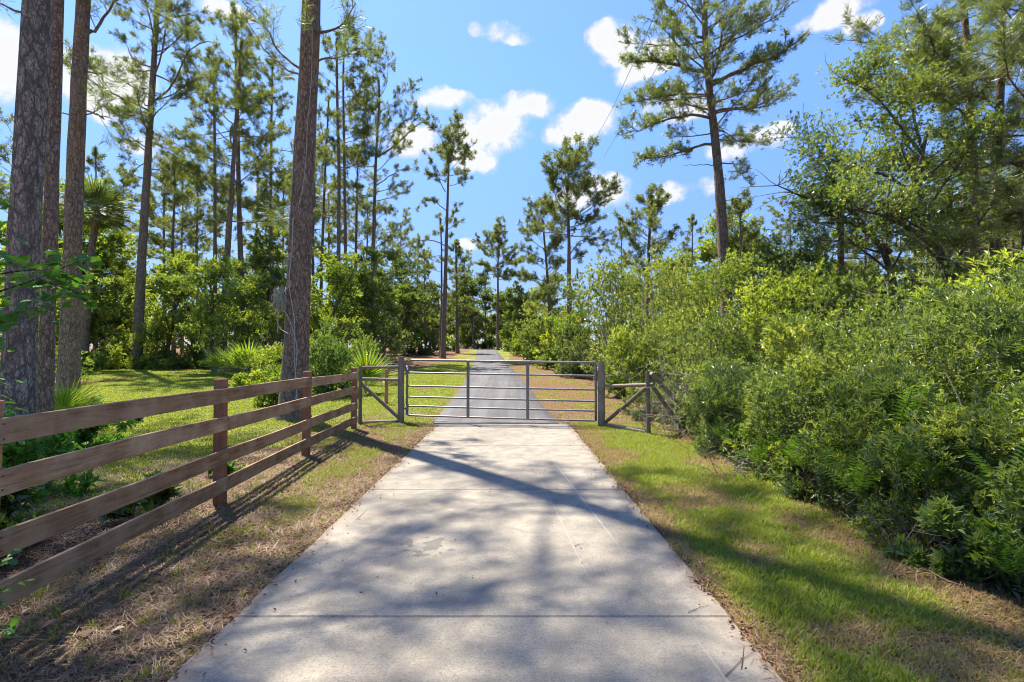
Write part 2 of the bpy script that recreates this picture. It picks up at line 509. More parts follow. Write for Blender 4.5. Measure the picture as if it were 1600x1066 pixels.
m, T = new_mat('galvanised')
tcn = T.n('ShaderNodeTexCoord').outputs['Object']
n1 = T.noise(tcn, 30, 4, .6)
principled(T, T.ramp(n1, [(.3, (.13, .128, .125)), (.7, (.25, .25, .245))]), T.ramp(n1, [(.3, .34), (.7, .55)]), None, spec=.5, metal=.75)
M['galv'] = m
m, T = new_mat('wire_metal'); principled(T, (.06, .06, .065), .5, metal=.4); M['cable'] = m
m, T = new_mat('vine_stem'); principled(T, T.ramp(T.noise(T.n('ShaderNodeTexCoord').outputs['Object'], 25, 3), [(.3, (.30, .25, .20)), (.7, (.52, .47, .40))]), .8); M['vine'] = m
m, T = new_mat('lid_iron'); principled(T, T.ramp(T.noise(T.n('ShaderNodeTexCoord').outputs['Object'], 40, 4), [(.35, (.10, .10, .10)), (.7, (.22, .21, .20))]), .7, T.noise(T.n('ShaderNodeTexCoord').outputs['Object'], 60, 3), .4, .004); M['lid'] = m
M['litter'] = leaf_mat('litter', (.09, .040, .022), (.22, .105, .055), (.40, .25, .14), trans=.1, tcol=(1, .8, .6), gloss=.02, rough=.5)
m, T = new_mat('dead_leaf'); principled(T, T.ramp(T.n('ShaderNodeObjectInfo').outputs['Random'], [(0, (.20, .11, .06)), (.5, (.36, .23, .13)), (1, (.50, .40, .27))]), .8); M['dead'] = m
m, T = new_mat('twig_wood'); principled(T, (.16, .11, .075), .85); M['twig'] = m
m, T = new_mat('twig_pale'); principled(T, (.34, .29, .23), .85); M['twig_pale'] = m

# concrete
m, T = new_mat('concrete')
tcn = T.n('ShaderNodeTexCoord').outputs['Object']
oi = T.n('ShaderNodeObjectInfo').outputs['Random']
geo = T.n('ShaderNodeNewGeometry').outputs['Position']
big = T.noise(geo, .9, 5, .6)
med = T.noise(geo, 5.5, 5, .62, .4)
fine = T.noise(geo, 62, 6, .8)
grit = T.noise(geo, 120, 3, .7)
stain = T.noise(geo, 2.1, 6, .7, 1.5)
n_ag = T.noise(geo, .45, 3, .5)
mpb = T.n('ShaderNodeMapping', i_Vector=geo); mpb.inputs['Scale'].default_value = (1.2, 55, 1)
broom = T.noise(mpb.outputs[0], 3.0, 4, .6)
col = T.mix(T.ramp(big, [(.36, 0.0), (.64, 1.0)]), (.285, .245, .183), (.400, .350, .270))
col = T.mix(T.ramp(med, [(.40, .70), (.58, 0.0)]), col, (.205, .185, .153))
col = T.mix(T.ramp(fine, [(.38, .62), (.52, 0.0)]), col, (.11, .097, .078))
col = T.mix(T.ramp(grit, [(.56, 0.0), (.66, .40)]), col, (.52, .50, .45))
col = T.mix(T.ramp(broom, [(.35, .22), (.55, 0.0)]), col, (.15, .135, .115))
col = T.mix(T.ramp(stain, [(.50, 0.0), (.68, .55)]), col, (.165, .145, .115))
col = T.mix(T.ramp(n_ag, [(.45, 0.0), (.65, .35)]), col, (.20, .18, .145))
# worn, darker edges along the two sides
sx = T.n('ShaderNodeSeparateXYZ', i_0=geo)
edge = T.math('MINIMUM', T.math('SUBTRACT', sx.outputs[0], RX_L), T.math('SUBTRACT', RX_R, sx.outputs[0]))
ed = T.ramp(T.math('ADD', edge, T.math('MULTIPLY', T.math('SUBTRACT', med, .5), .25)), [(.01, .6), (.16, 0.0)])
col = T.mix(ed, col, (.20, .155, .12))
# old wet-looking blotch and hairline scratches
spot = T.n('ShaderNodeVectorMath', operation='SUBTRACT', i_0=geo); spot.inputs[1].default_value = (-.66, 3.9, 0)
spm = T.n('ShaderNodeMapping', i_Vector=spot.outputs[0]); spm.inputs['Scale'].default_value = (4.0, 4.4, 0)
sl = T.n('ShaderNodeVectorMath', operation='LENGTH', i_0=spm.outputs[0]).outputs['Value']
sn = T.noise(geo, 9.0, 2, .45)
sm = T.math('MULTIPLY', T.math('SUBTRACT', 1.0, sl, clamp=True), 1.0)
sm = T.ramp(T.math('ADD', T.math('MULTIPLY', sm, .22), sn), [(.585, 0.0), (.64, 1.0)])
sm = T.math('MULTIPLY', sm, T.math('MULTIPLY', T.math('SUBTRACT', 1.0, sl, clamp=True), 6.0, clamp=True))
col = T.mix(T.math('MULTIPLY', sm, .62), col, (.085, .088, .078))
for (xa, ya, xb, yb, w, s_) in ((.55, 7.3, .84, 3.75, .009, .5), (.27, 7.0, .52, 3.2, .006, .28), (.95, 2.9, 1.02, 1.4, .008, .3)):
    kx = (xb - xa) / (yb - ya)
    off = T.math('ABSOLUTE', T.math('SUBTRACT', T.math('SUBTRACT', sx.outputs[0], xa), T.math('MULTIPLY', T.math('SUBTRACT', sx.outputs[1], ya), kx)))
    off = T.math('ADD', off, T.math('MULTIPLY', T.math('SUBTRACT', med, .5), .01))
    ln_ = T.ramp(off, [(0.0, s_), (w, 0.0)])
    g1 = T.math('MULTIPLY', T.math('SUBTRACT', ya, sx.outputs[1], clamp=True), 2.0, clamp=True)
    g2 = T.math('MULTIPLY', T.math('SUBTRACT', sx.outputs[1], yb, clamp=True), 2.0, clamp=True)
    col = T.mix(T.math('MULTIPLY', ln_, T.math('MULTIPLY', g1, g2)), col, (.50, .48, .44))
bh = T.math('ADD', T.math('MULTIPLY', fine, .5), T.math('ADD', T.math('MULTIPLY', grit, .25), T.math('MULTIPLY', broom, .35)))
principled(T, col, .88, bh, .55, .006, spec=.25)
M['concrete'] = m

m, T = new_mat('concrete_old')
geo = T.n('ShaderNodeNewGeometry').outputs['Position']
a_ = T.noise(geo, 3, 6, .65); b_ = T.noise(geo, 90, 4, .7)
col = T.mix(T.ramp(a_, [(.35, 0.0), (.6, 1.0)]), (.15, .14, .125), (.25, .235, .215))
col = T.mix(T.ramp(b_, [(.38, .5), (.52, 0.0)]), col, (.10, .09, .08))
principled(T, col, .9, b_, .5, .006, spec=.2)
M['concrete_old'] = m

m, T = new_mat('asphalt')
geo = T.n('ShaderNodeNewGeometry').outputs['Position']
a_ = T.noise(geo, .7, 5, .6); b_ = T.noise(geo, 110, 3, .7)
mpb = T.n('ShaderNodeMapping', i_Vector=geo); mpb.inputs['Scale'].default_value = (2.2, .10, 1)
st_ = T.noise(mpb.outputs[0], 1.4, 4, .55)
col = T.mix(T.ramp(a_, [(.35, 0.0), (.65, 1.0)]), (.085, .077, .074), (.122, .111, .106))
col = T.mix(T.ramp(st_, [(.45, 0.0), (.66, .5)]), col, (.20, .19, .185))
col = T.mix(T.ramp(b_, [(.36, .6), (.55, 0.0)]), col, (.055, .055, .058))
principled(T, col, .82, b_, .5, .006, spec=.35)
M['asphalt'] = m

# soil / turf sheet, coloured by the real patches of grass and straw (attribute cov)
m, T = new_mat('ground_cover')
geo = T.n('ShaderNodeNewGeometry').outputs['Position']
cv = T.n('ShaderNodeAttribute', attribute_name='cov').outputs['Fac']
f1 = T.noise(geo, 42, 6, .75); f2 = T.noise(geo, 9, 5, .65); f3 = T.noise(geo, 130, 3, .7)
mpb = T.n('ShaderNodeMapping', i_Vector=geo); mpb.inputs['Rotation'].default_value = (0, 0, .7); mpb.inputs['Scale'].default_value = (1, 9, 1)
f4 = T.noise(mpb.outputs[0], 22, 4, .7, .6)
straw = T.mix(T.ramp(f4, [(.35, 0.0), (.62, 1.0)]), (.11, .060, .034), (.27, .170, .090))
straw = T.mix(T.ramp(f2, [(.42, 0.0), (.66, .7)]), straw, (.22, .115, .065))
straw = T.mix(T.ramp(f3, [(.33, .7), (.50, 0.0)]), straw, (.05, .035, .022))
grs = T.mix(T.ramp(f1, [(.35, 0.0), (.62, 1.0)]), (.09, .13, .018), (.26, .30, .045))
grs = T.mix(T.ramp(f2, [(.48, 0.0), (.70, .55)]), grs, (.27, .245, .07))
fac = T.math('ADD', cv, T.math('MULTIPLY', T.math('SUBTRACT', f1, .5), 1.0))
col = T.mix(T.ramp(fac, [(.34, 0.0), (.60, 1.0)]), straw, grs)
principled(T, col, .95, T.math('ADD', f1, T.math('MULTIPLY', f4, .6)), .8, .035, spec=.08)
M['ground'] = m

# ------------------------------------------------------------------ ground, driveway, road
def nonuni(parts):
    out = []
    for a, b, s in parts: out.append(np.arange(a, b, s))
    return np.concatenate(out)


xs = nonuni([(-320, -60, 20), (-60, -26, 2), (-26, -8, .6), (-8, 6, .16), (6, 20, .5), (20, 60, 3), (60, 321, 20)])
ys = nonuni([(-60, -4, 4), (-4, 0, .5), (0, 13, .16), (13, 40, .35), (40, 90, 1.2), (90, 200, 8), (200, 620, 30)])
XX, YY = np.meshgrid(xs, ys)
ZZ = terrain(XX, YY)
V = np.stack([XX, YY, ZZ], -1).reshape(-1, 3)
nx, ny = len(xs), len(ys)
ii = (np.arange(ny - 1)[:, None] * nx + np.arange(nx - 1)[None]).ravel()
Q = np.stack([ii, ii + 1, ii + nx + 1, ii + nx], -1)
me = np_mesh('ground', V, [Q], M['ground'], True)
a = me.attributes.new('cov', 'FLOAT', 'POINT')
a.data.foreach_set('value', cover(V[:, 0], V[:, 1]).astype(np.float32))
tag(link('ground', me), 'ground of green turf and brown pine straw', None, None, 'structure')


def slab_mesh(name, x0, x1, y0, y1, z0, z1, mat, bev=.008):
    """slab with a worn rounded arris"""
    nx_, ny_ = 14, 14
    u = np.linspace(x0, x1, nx_); v = np.linspace(y0, y1, ny_)
    U, Vv = np.meshgrid(u, v)
    U = U.copy(); Vv = Vv.copy()
    jit = (fbm(U * 3, Vv * 3, .8) - .5) * .03
    U[:, 0] += jit[:, 0]; U[:, -1] += jit[:, -1]
    top = np.stack([U, Vv, np.full_like(U, z1)], -1).reshape(-1, 3)
    ring = list(range(nx_)) + [nx_ * (i + 1) - 1 for i in range(1, ny_)] + [nx_ * ny_ - 1 - i for i in range(1, nx_)] + [nx_ * (ny_ - 1 - i) for i in range(1, ny_ - 1)]
    R = top[ring]
    cx, cyy = (x0 + x1) / 2, (y0 + y1) / 2
    ins = R.copy()
    ins[:, 0] -= np.sign(R[:, 0] - cx) * bev * (np.abs(R[:, 0] - cx) > (x1 - x0) * .45)
    ins[:, 1] -= np.sign(R[:, 1] - cyy) * bev * (np.abs(R[:, 1] - cyy) > (y1 - y0) * .45)
    top[ring] = ins
    r1 = R.copy(); r1[:, 2] = z1 - bev
    r2 = R.copy(); r2[:, 2] = z0
    n0 = len(top); k = len(ring)
    V = np.concatenate([top, r1, r2])
    q = []
    for j in range(ny_ - 1):
        for i in range(nx_ - 1):
            b = j * nx_ + i
            q.append((b, b + 1, b + nx_ + 1, b + nx_))
    for i in range(k):
        j = (i + 1) % k
        q.append((ring[i], n0 + i, n0 + j, ring[j]))
        q.append((n0 + i, n0 + k + i, n0 + k + j, n0 + j))
    return np_mesh(name, V, [np.array(q)], mat, False)


drive = link('driveway', None, loc=(0, 0, 0))
tag(drive, 'pale broom finished concrete driveway leading to the metal gate', None, None, 'structure')
joints = [-5.14, -2.47, .2, 2.868, 5.537, 8.20, 10.26]
for y0, y1 in zip(joints[:-1], joints[1:]):
    s_ = link('slab', slab_mesh('slab', RX_L, RX_R, y0 + .004, y1 - .004, -.14, .0, M['concrete']), drive)
s_ = link('threshold_slab', slab_mesh('threshold_slab', RX_L - .10, RX_R + .02, 10.27, 10.86, -.14, -.012, M['concrete_old']), drive)
s_['label'] = 'dark weathered concrete strip under the gate'

# asphalt strip
rp = [(10.865, -.36), (13, -.46), (15, -.53), (17.6, -.61), (20.5, -.72), (23.8, -.86), (29, -1.12), (35, -1.44), (43, -1.9), (52, -2.4), (60, -2.9), (69, -3.5)]
cl = [(c, y) for y, c in rp] + [(-4.6, 75), (-6.8, 80), (-10.5, 83.6), (-16, 85.5), (-24, 86.2), (-40, 86.6)]
cl = np.array(cl, float)
tt_ = np.gradient(cl, axis=0); tt_ /= np.linalg.norm(tt_, axis=1, keepdims=True)
nn_ = np.stack([tt_[:, 1], -tt_[:, 0]], -1)
nn_[0] = (1, 0)
rows = []
for off, dz in ((-1.40, -.06), (-1.37, .006), (-.7, .014), (0, .018), (.7, .014), (1.37, .006), (1.40, -.06)):
    p = cl + nn_ * off * (1 + .012 * rng.standard_normal((len(cl), 1)) * (abs(off) > 1.3))
    rows.append(np.stack([p[:, 0], p[:, 1], zprof(p[:, 1]) + dz - .012], -1))
R_ = np.stack(rows, 1); n_, k_ = R_.shape[:2]
ii = (np.arange(n_ - 1)[:, None] * k_ + np.arange(k_ - 1)[None]).ravel()
me = np_mesh('road', R_.reshape(-1, 3), [np.stack([ii, ii + k_, ii + k_ + 1, ii + 1], -1)], M['asphalt'], True)
tag(link('road', me), 'grey asphalt lane running away beyond the gate', None, None, 'structure')

# round lid beside the asphalt
t = Tubes()
lp = at(688, 655, 11.2)
prof = [(0, .0), (.115, .0), (.125, -.004), (.127, -.010), (.155, -.010), (.158, -.002), (.175, -.002), (.18, -.03)]
ang = np.linspace(0, 2 * np.pi, 28, endpoint=False)
Vv = np.concatenate([np.stack([r * np.cos(ang), r * np.sin(ang), np.full(28, z)], -1) for r, z in prof[1:]])
q = [(a * 28 + i, a * 28 + (i + 1) % 28, (a + 1) * 28 + (i + 1) % 28, (a + 1) * 28 + i) for a in range(len(prof) - 2) for i in range(28)]
Vv = np.concatenate([Vv, [[0, 0, 0]]]); c = len(Vv) - 1
me = np_mesh('valve_lid', Vv, [np.array(q), np.array([(i, (i + 1) % 28, c) for i in range(28)])], M['lid'], False)
tag(link('valve_lid', me, loc=(lp.x, 11.2, terrain(lp.x, 11.2) + .035)), 'small round grey utility lid beside the asphalt just past the gate', 'utility lid')

# ------------------------------------------------------------------ board fence
def box_mesh(name, sx, sy, sz, mat, bev=.004, org=(0, 0, 0), taper_top=0.0):
    """box of size sx,sy,sz around org with chamfered edges"""
    import bmesh
    bm = bmesh.new()
    bmesh.ops.create_cube(bm, size=1)
    for v in bm.verts:
        v.co = Vector((v.co.x * sx, v.co.y * sy, v.co.z * sz)) + Vector(org)
    bmesh.ops.bevel(bm, geom=bm.edges[:], offset=bev, segments=1, affect='EDGES')
    me = bpy.data.meshes.new(name); bm.to_mesh(me); bm.free(); me.materials.append(mat)
    return me


def board_mesh(name, L, h, th, mat, seed):
    """plank along +Y from 0 to L with a slight bow and uneven edge"""
    r = random.Random(seed)
    n = 9
    V, Qs = [], []
    a, b = r.uniform(-.010, .010), r.uniform(-.008, .008)
    for i in range(n):
        t = i / (n - 1)
        dz = a * math.sin(math.pi * t) + r.uniform(-.0012, .0012)
        dx = b * math.sin(math.pi * t)
        c = .003
        for (x, z) in ((-th / 2 + c, -h / 2), (th / 2 - c, -h / 2), (th / 2, -h / 2 + c), (th / 2, h / 2 - c), (th / 2 - c, h / 2), (-th / 2 + c, h / 2), (-th / 2, h / 2 - c), (-th / 2, -h / 2 + c)):
            V.append((x + dx, t * L, z + dz))
    for i in range(n - 1):
        for k in range(8):
            Qs.append((i * 8 + k, i * 8 + (k + 1) % 8, (i + 1) * 8 + (k + 1) % 8, (i + 1) * 8 + k))
    me = np_mesh(name, V, [np.array(Qs), np.array([list(range(7, -1, -1)), [(n - 1) * 8 + k for k in range(8)]])], mat, False)
    return me


fp = [(-2.50, -2.15), (-2.62, .26), (-2.80, 2.66), (-2.93, 5.05), (-3.07, 7.48), (-3.17, 10.05)]
ng_ = np.linspace(0, 2 * np.pi, 8, endpoint=False)
nv = np.concatenate([np.stack([np.full(8, .0015), .0055 * np.cos(ng_), .0055 * np.sin(ng_)], -1), np.stack([np.full(8, -.002), .0055 * np.cos(ng_), .0055 * np.sin(ng_)], -1)])
nail_me = np_mesh('nail_head', nv, [np.array([list(range(8))]), np.array([(k, k + 8, (k + 1) % 8 + 8, (k + 1) % 8) for k in range(8)])], M['cable'], False)
fence = empty('board_fence', (fp[3][0], fp[3][1], 0), 'dark reddish brown four board wooden fence running along the straw verge', 'fence')
fl = Vector(fence.location)
for i, (x, y) in enumerate(fp):
    h = 1.27 if i != 5 else 1.24
    pm = box_mesh('post', .095, .095, h + .25, M['fence_post'], .006, (0, 0, (h + .25) / 2 - .25))
    link('post', pm, fence, Vector((x, y, terrain(x, y))) - fl, (random.uniform(-.01, .01), random.uniform(-.01, .01), random.uniform(-.04, .04)))
for i in range(len(fp) - 1):
    (x0, y0), (x1, y1) = fp[i], fp[i + 1]
    L = math.hypot(x1 - x0, y1 - y0)
    a = math.atan2(-(x1 - x0), y1 - y0)
    for j, z in enumerate((.185, .475, .79, 1.07)):
        bm_ = board_mesh('board', L - .006, .14, .026, M['fence_wood'], i * 10 + j)
        o = link('board', bm_, fence, Vector((x0 + .062, y0 + .003, z + random.uniform(-.008, .008))) - fl, (random.uniform(-.003, .003), 0, a))
        if 1 <= i <= 3:
            for yy in (.028, L - .034):
                for zz in (-.038, .036):
                    link('nail_head', nail_me, o, (.0135, yy, zz + random.uniform(-.005, .005)))

# ------------------------------------------------------------------ gate, gate posts and log braces
def pole(name, p, q, r0, r1, mat, parent=None, base=None, sides=14, label=None):
    t = Tubes()
    P, Qv = Vector(p), Vector(q)
    n = 9
    L = (Qv - P).length
    pts, rad = [], []
    for i in range(n):
        s = i / (n - 1)
        c = P.lerp(Qv, s)
        w = .05 * r0
        c += Vector((random.uniform(-w, w), random.uniform(-w, w), random.uniform(-w, w)))
        pts.append(c - (base or Vector((0, 0, 0)))); rad.append((r0 + (r1 - r0) * s) * random.uniform(.97, 1.03))
    rad[0] *= .93; rad[-1] *= .92
    t.add(pts, rad, sides, cap=True, wob=.02)
    o = link(name, t.mesh(name, mat, True), parent)
    o.data.set_sharp_from_angle(angle=math.radians(50))
    if label: o['label'] = label
    return o


GL = (-2.44, 11.0); GR = (1.86, 10.42)
lb = Vector((GL[0], GL[1], terrain(*GL)))
left_br = empty('log_brace', lb, 'grey round log brace panel with tall post between board fence and gate', 'fence', 'log braces either side of the gate')
P_ = lambda px, py, Y: at(px, py, Y)
pole('post', (GL[0], GL[1], -.3), (GL[0], GL[1], 1.445), .072, .070, M['grey_pole_v'], left_br, lb)
lx = at(563, 600, 10.75).x
pole('small_post', (lx, 10.75, -.25), (lx, 10.75, 1.24), .040, .036, M['grey_pole_v'], left_br, lb)
pole('rail', at(561, 574.5, 10.77), at(624, 573.5, 10.98), .030, .034, M['grey_pole_h'], left_br, lb)
pole('rail', at(561, 592, 10.77), at(624, 593.5, 10.98), .032, .034, M['grey_pole_h'], left_br, lb)
pole('diagonal_brace', at(564, 599, 10.78), at(623, 653, 10.97), .038, .040, M['grey_pole_v'], left_br, lb)
pole('bottom_log', (lx + .05, 10.74, .035), (GL[0] - .05, 10.98, .03), .030, .034, M['grey_pole_h'], left_br, lb)
fx = at(604, 600, 14.6).x
p = pole('fence_post', (0, 0, -.25), (0, 0, 1.02), .055, .05, M['fence_post'], None)
p.location = (fx, 14.6, terrain(fx, 14.6))
tag(p, 'short dark wooden post standing alone in the lawn behind the log brace', 'post')

rb = Vector((GR[0], GR[1], terrain(*GR)))
right_br = empty('log_brace', rb, 'grey round log brace panel joining the gate to the thicket', 'fence', 'log braces either side of the gate')
pole('post', (GR[0], GR[1], -.3), (GR[0], GR[1], 1.35), .078, .074, M['grey_pole_v'], right_br, rb)
rp2 = (2.575, 9.45)
pole('small_post', (rp2[0], rp2[1], -.25), (rp2[0] - .01, rp2[1], 1.18), .042, .038, M['grey_pole_v'], right_br, rb)
pole('rail', at(944, 603.5, 10.40), at(1011, 601.5, 9.47), .034, .036, M['grey_pole_h'], right_br, rb)
pole('diagonal_brace', at(945, 661, 10.38), at(1011, 605, 9.46), .036, .042, M['grey_pole_v'], right_br, rb)
pole('bottom_log', (GR[0] + .06, GR[1] - .05, .04), (rp2[0] - .04, rp2[1] + .05, .03), .035, .038, M['grey_pole_h'], right_br, rb)
pole('stay', at(1017, 583, 9.46), at(1070, 640, 9.9), .042, .045, M['grey_pole_v'], right_br, rb)
pole('stay', at(1017, 600, 9.44), at(1064, 668, 9.7), .038, .040, M['grey_pole_v'], right_br, rb)

# tubular gate: rails run from the left to the right post
g0, g1 = Vector((-2.30, 10.98, 0)), Vector((1.745, 10.43, 0))
gate = empty('tube_gate', (g0.x, g0.y, terrain(g0.x, g0.y)), 'closed galvanised tubular farm gate across the end of the driveway', 'gate')
gb = Vector(gate.location)
gd = (g1 - g0); gl = gd.length; gd.normalize()


def gp(s, z): return g0 + gd * s + Vector((0, 0, z - .012 * s)) - gb


r_ = .024
t = Tubes()   # outer frame with rounded top corner at both ends
R0 = .13
fr_pts = [gp(0, .155)] + [gp(0, z) for z in (.4, .8, 1.1)]
for k in range(0, 7):
    a = math.pi / 2 * k / 6
    fr_pts.append(gp(R0 - R0 * math.cos(a), 1.365 - R0 + R0 * math.sin(a)))
fr_pts += [gp(gl * s, 1.365) for s in (.25, .5, .75)]
for k in range(0, 7):
    a = math.pi / 2 * k / 6
    fr_pts.append(gp(gl - .06 + .06 * math.sin(a), 1.365 - .06 + .06 * math.cos(a)))
fr_pts += [gp(gl, z) for z in (1.1, .8, .4)] + [gp(gl, .155)]
t.add(fr_pts, r_, 10, cap=True)
o = link('gate_frame', t.mesh('gate_frame', M['galv']), gate)
for z in (.155, .36, .56, .80, 1.09):
    t = Tubes(); t.add([gp(.02, z), gp(gl * .5, z - .004), gp(gl - .02, z)], .0195, 8)
    link('rail', t.mesh('rail', M['galv']), gate)
up = box_mesh('upright', .062, .020, 1.24, M['galv'], .003)
ga = math.atan2(gd.y, gd.x)
for s in (1.37, 2.66):
    c = gp(s, .76) + Vector((gd.y, -gd.x, 0)) * .028
    link('upright', up, gate, c, (0, 0, ga))
for z in (.3, 1.2):
    t = Tubes()
    t.add([gp(-.10, z), gp(.0, z)], .014, 8, cap=True)
    t.add([gp(.0, z - .05), gp(.0, z + .05)], .033, 10, cap=True)
    link('hinge', t.mesh('hinge', M['galv']), gate)
t = Tubes()
pts = [gp(gl + .0, .88)]
for k in range(15):
    s = k / 14
    pts.append(gp(gl + .02 + .10 * s, .88 - .14 * math.sin(math.pi * s)) + Vector((0, -.09 * math.sin(math.pi * s), 0)))
t.add(pts, .008, 6)
link('chain', t.mesh('chain', M['galv']), gate)

# overhead wires
cable_a = [at(1042, -40, 9), at(1033, 0, 12), at(1003, 70, 20), at(957, 170, 34), at(915, 245, 56)]
cable_b = [at(1080, -40, 11), at(1060, 30, 15), at(1024, 110, 24), at(970, 200, 40), at(944, 245, 56)]
for k, (pts, lab) in enumerate(((cable_a, 'thin overhead wire crossing the sky before the round white cloud'), (cable_b, 'thin overhead wire passing close to the broad pine crown'))):
    t = Tubes()
    t.add(pts, [.009, .010, .012, .014, .016], 5)
    tag(link('overhead_wire', t.mesh('overhead_wire', M['cable'])), lab, 'wire', 'overhead wires')
# ------------------------------------------------------------------ tree builders
def resample(pts, n):
    P = np.array([tuple(p) for p in pts], float)
    d = np.concatenate([[0], np.cumsum(np.linalg.norm(np.diff(P, axis=0), axis=1))])
    s = np.linspace(0, d[-1], n)
    # smooth (Catmull-like) by interpolating then averaging
    Q = np.stack([np.interp(s, d, P[:, k]) for k in range(3)], -1)
    for _ in range(2):
        Q[1:-1] = (Q[:-2] + 2 * Q[1:-1] + Q[2:]) / 4
    return Q


def limb(p0, d0, L, n, up=.0, jit=.12, r=None):
    """curved polyline"""
    r = r or random
    pts = [np.array(p0, float)]
    d = np.array(d0, float); d /= np.linalg.norm(d)
    for i in range(n):
        d = d + np.array([r.gauss(0, jit), r.gauss(0, jit), r.gauss(0, jit) * .7 + up])
        d /= np.linalg.norm(d)
        pts.append(pts[-1] + d * L / n)
    return np.array(pts)


def sidedir(d, ang, roll):
    d = d / np.linalg.norm(d)
    a = np.cross(d, [0, 0, 1.0])
    if np.linalg.norm(a) < .1: a = np.array([1.0, 0, 0])
    a /= np.linalg.norm(a); b = np.cross(a, d)
    s = math.cos(roll) * a + math.sin(roll) * b
    return d * math.cos(ang) + s * math.sin(ang)


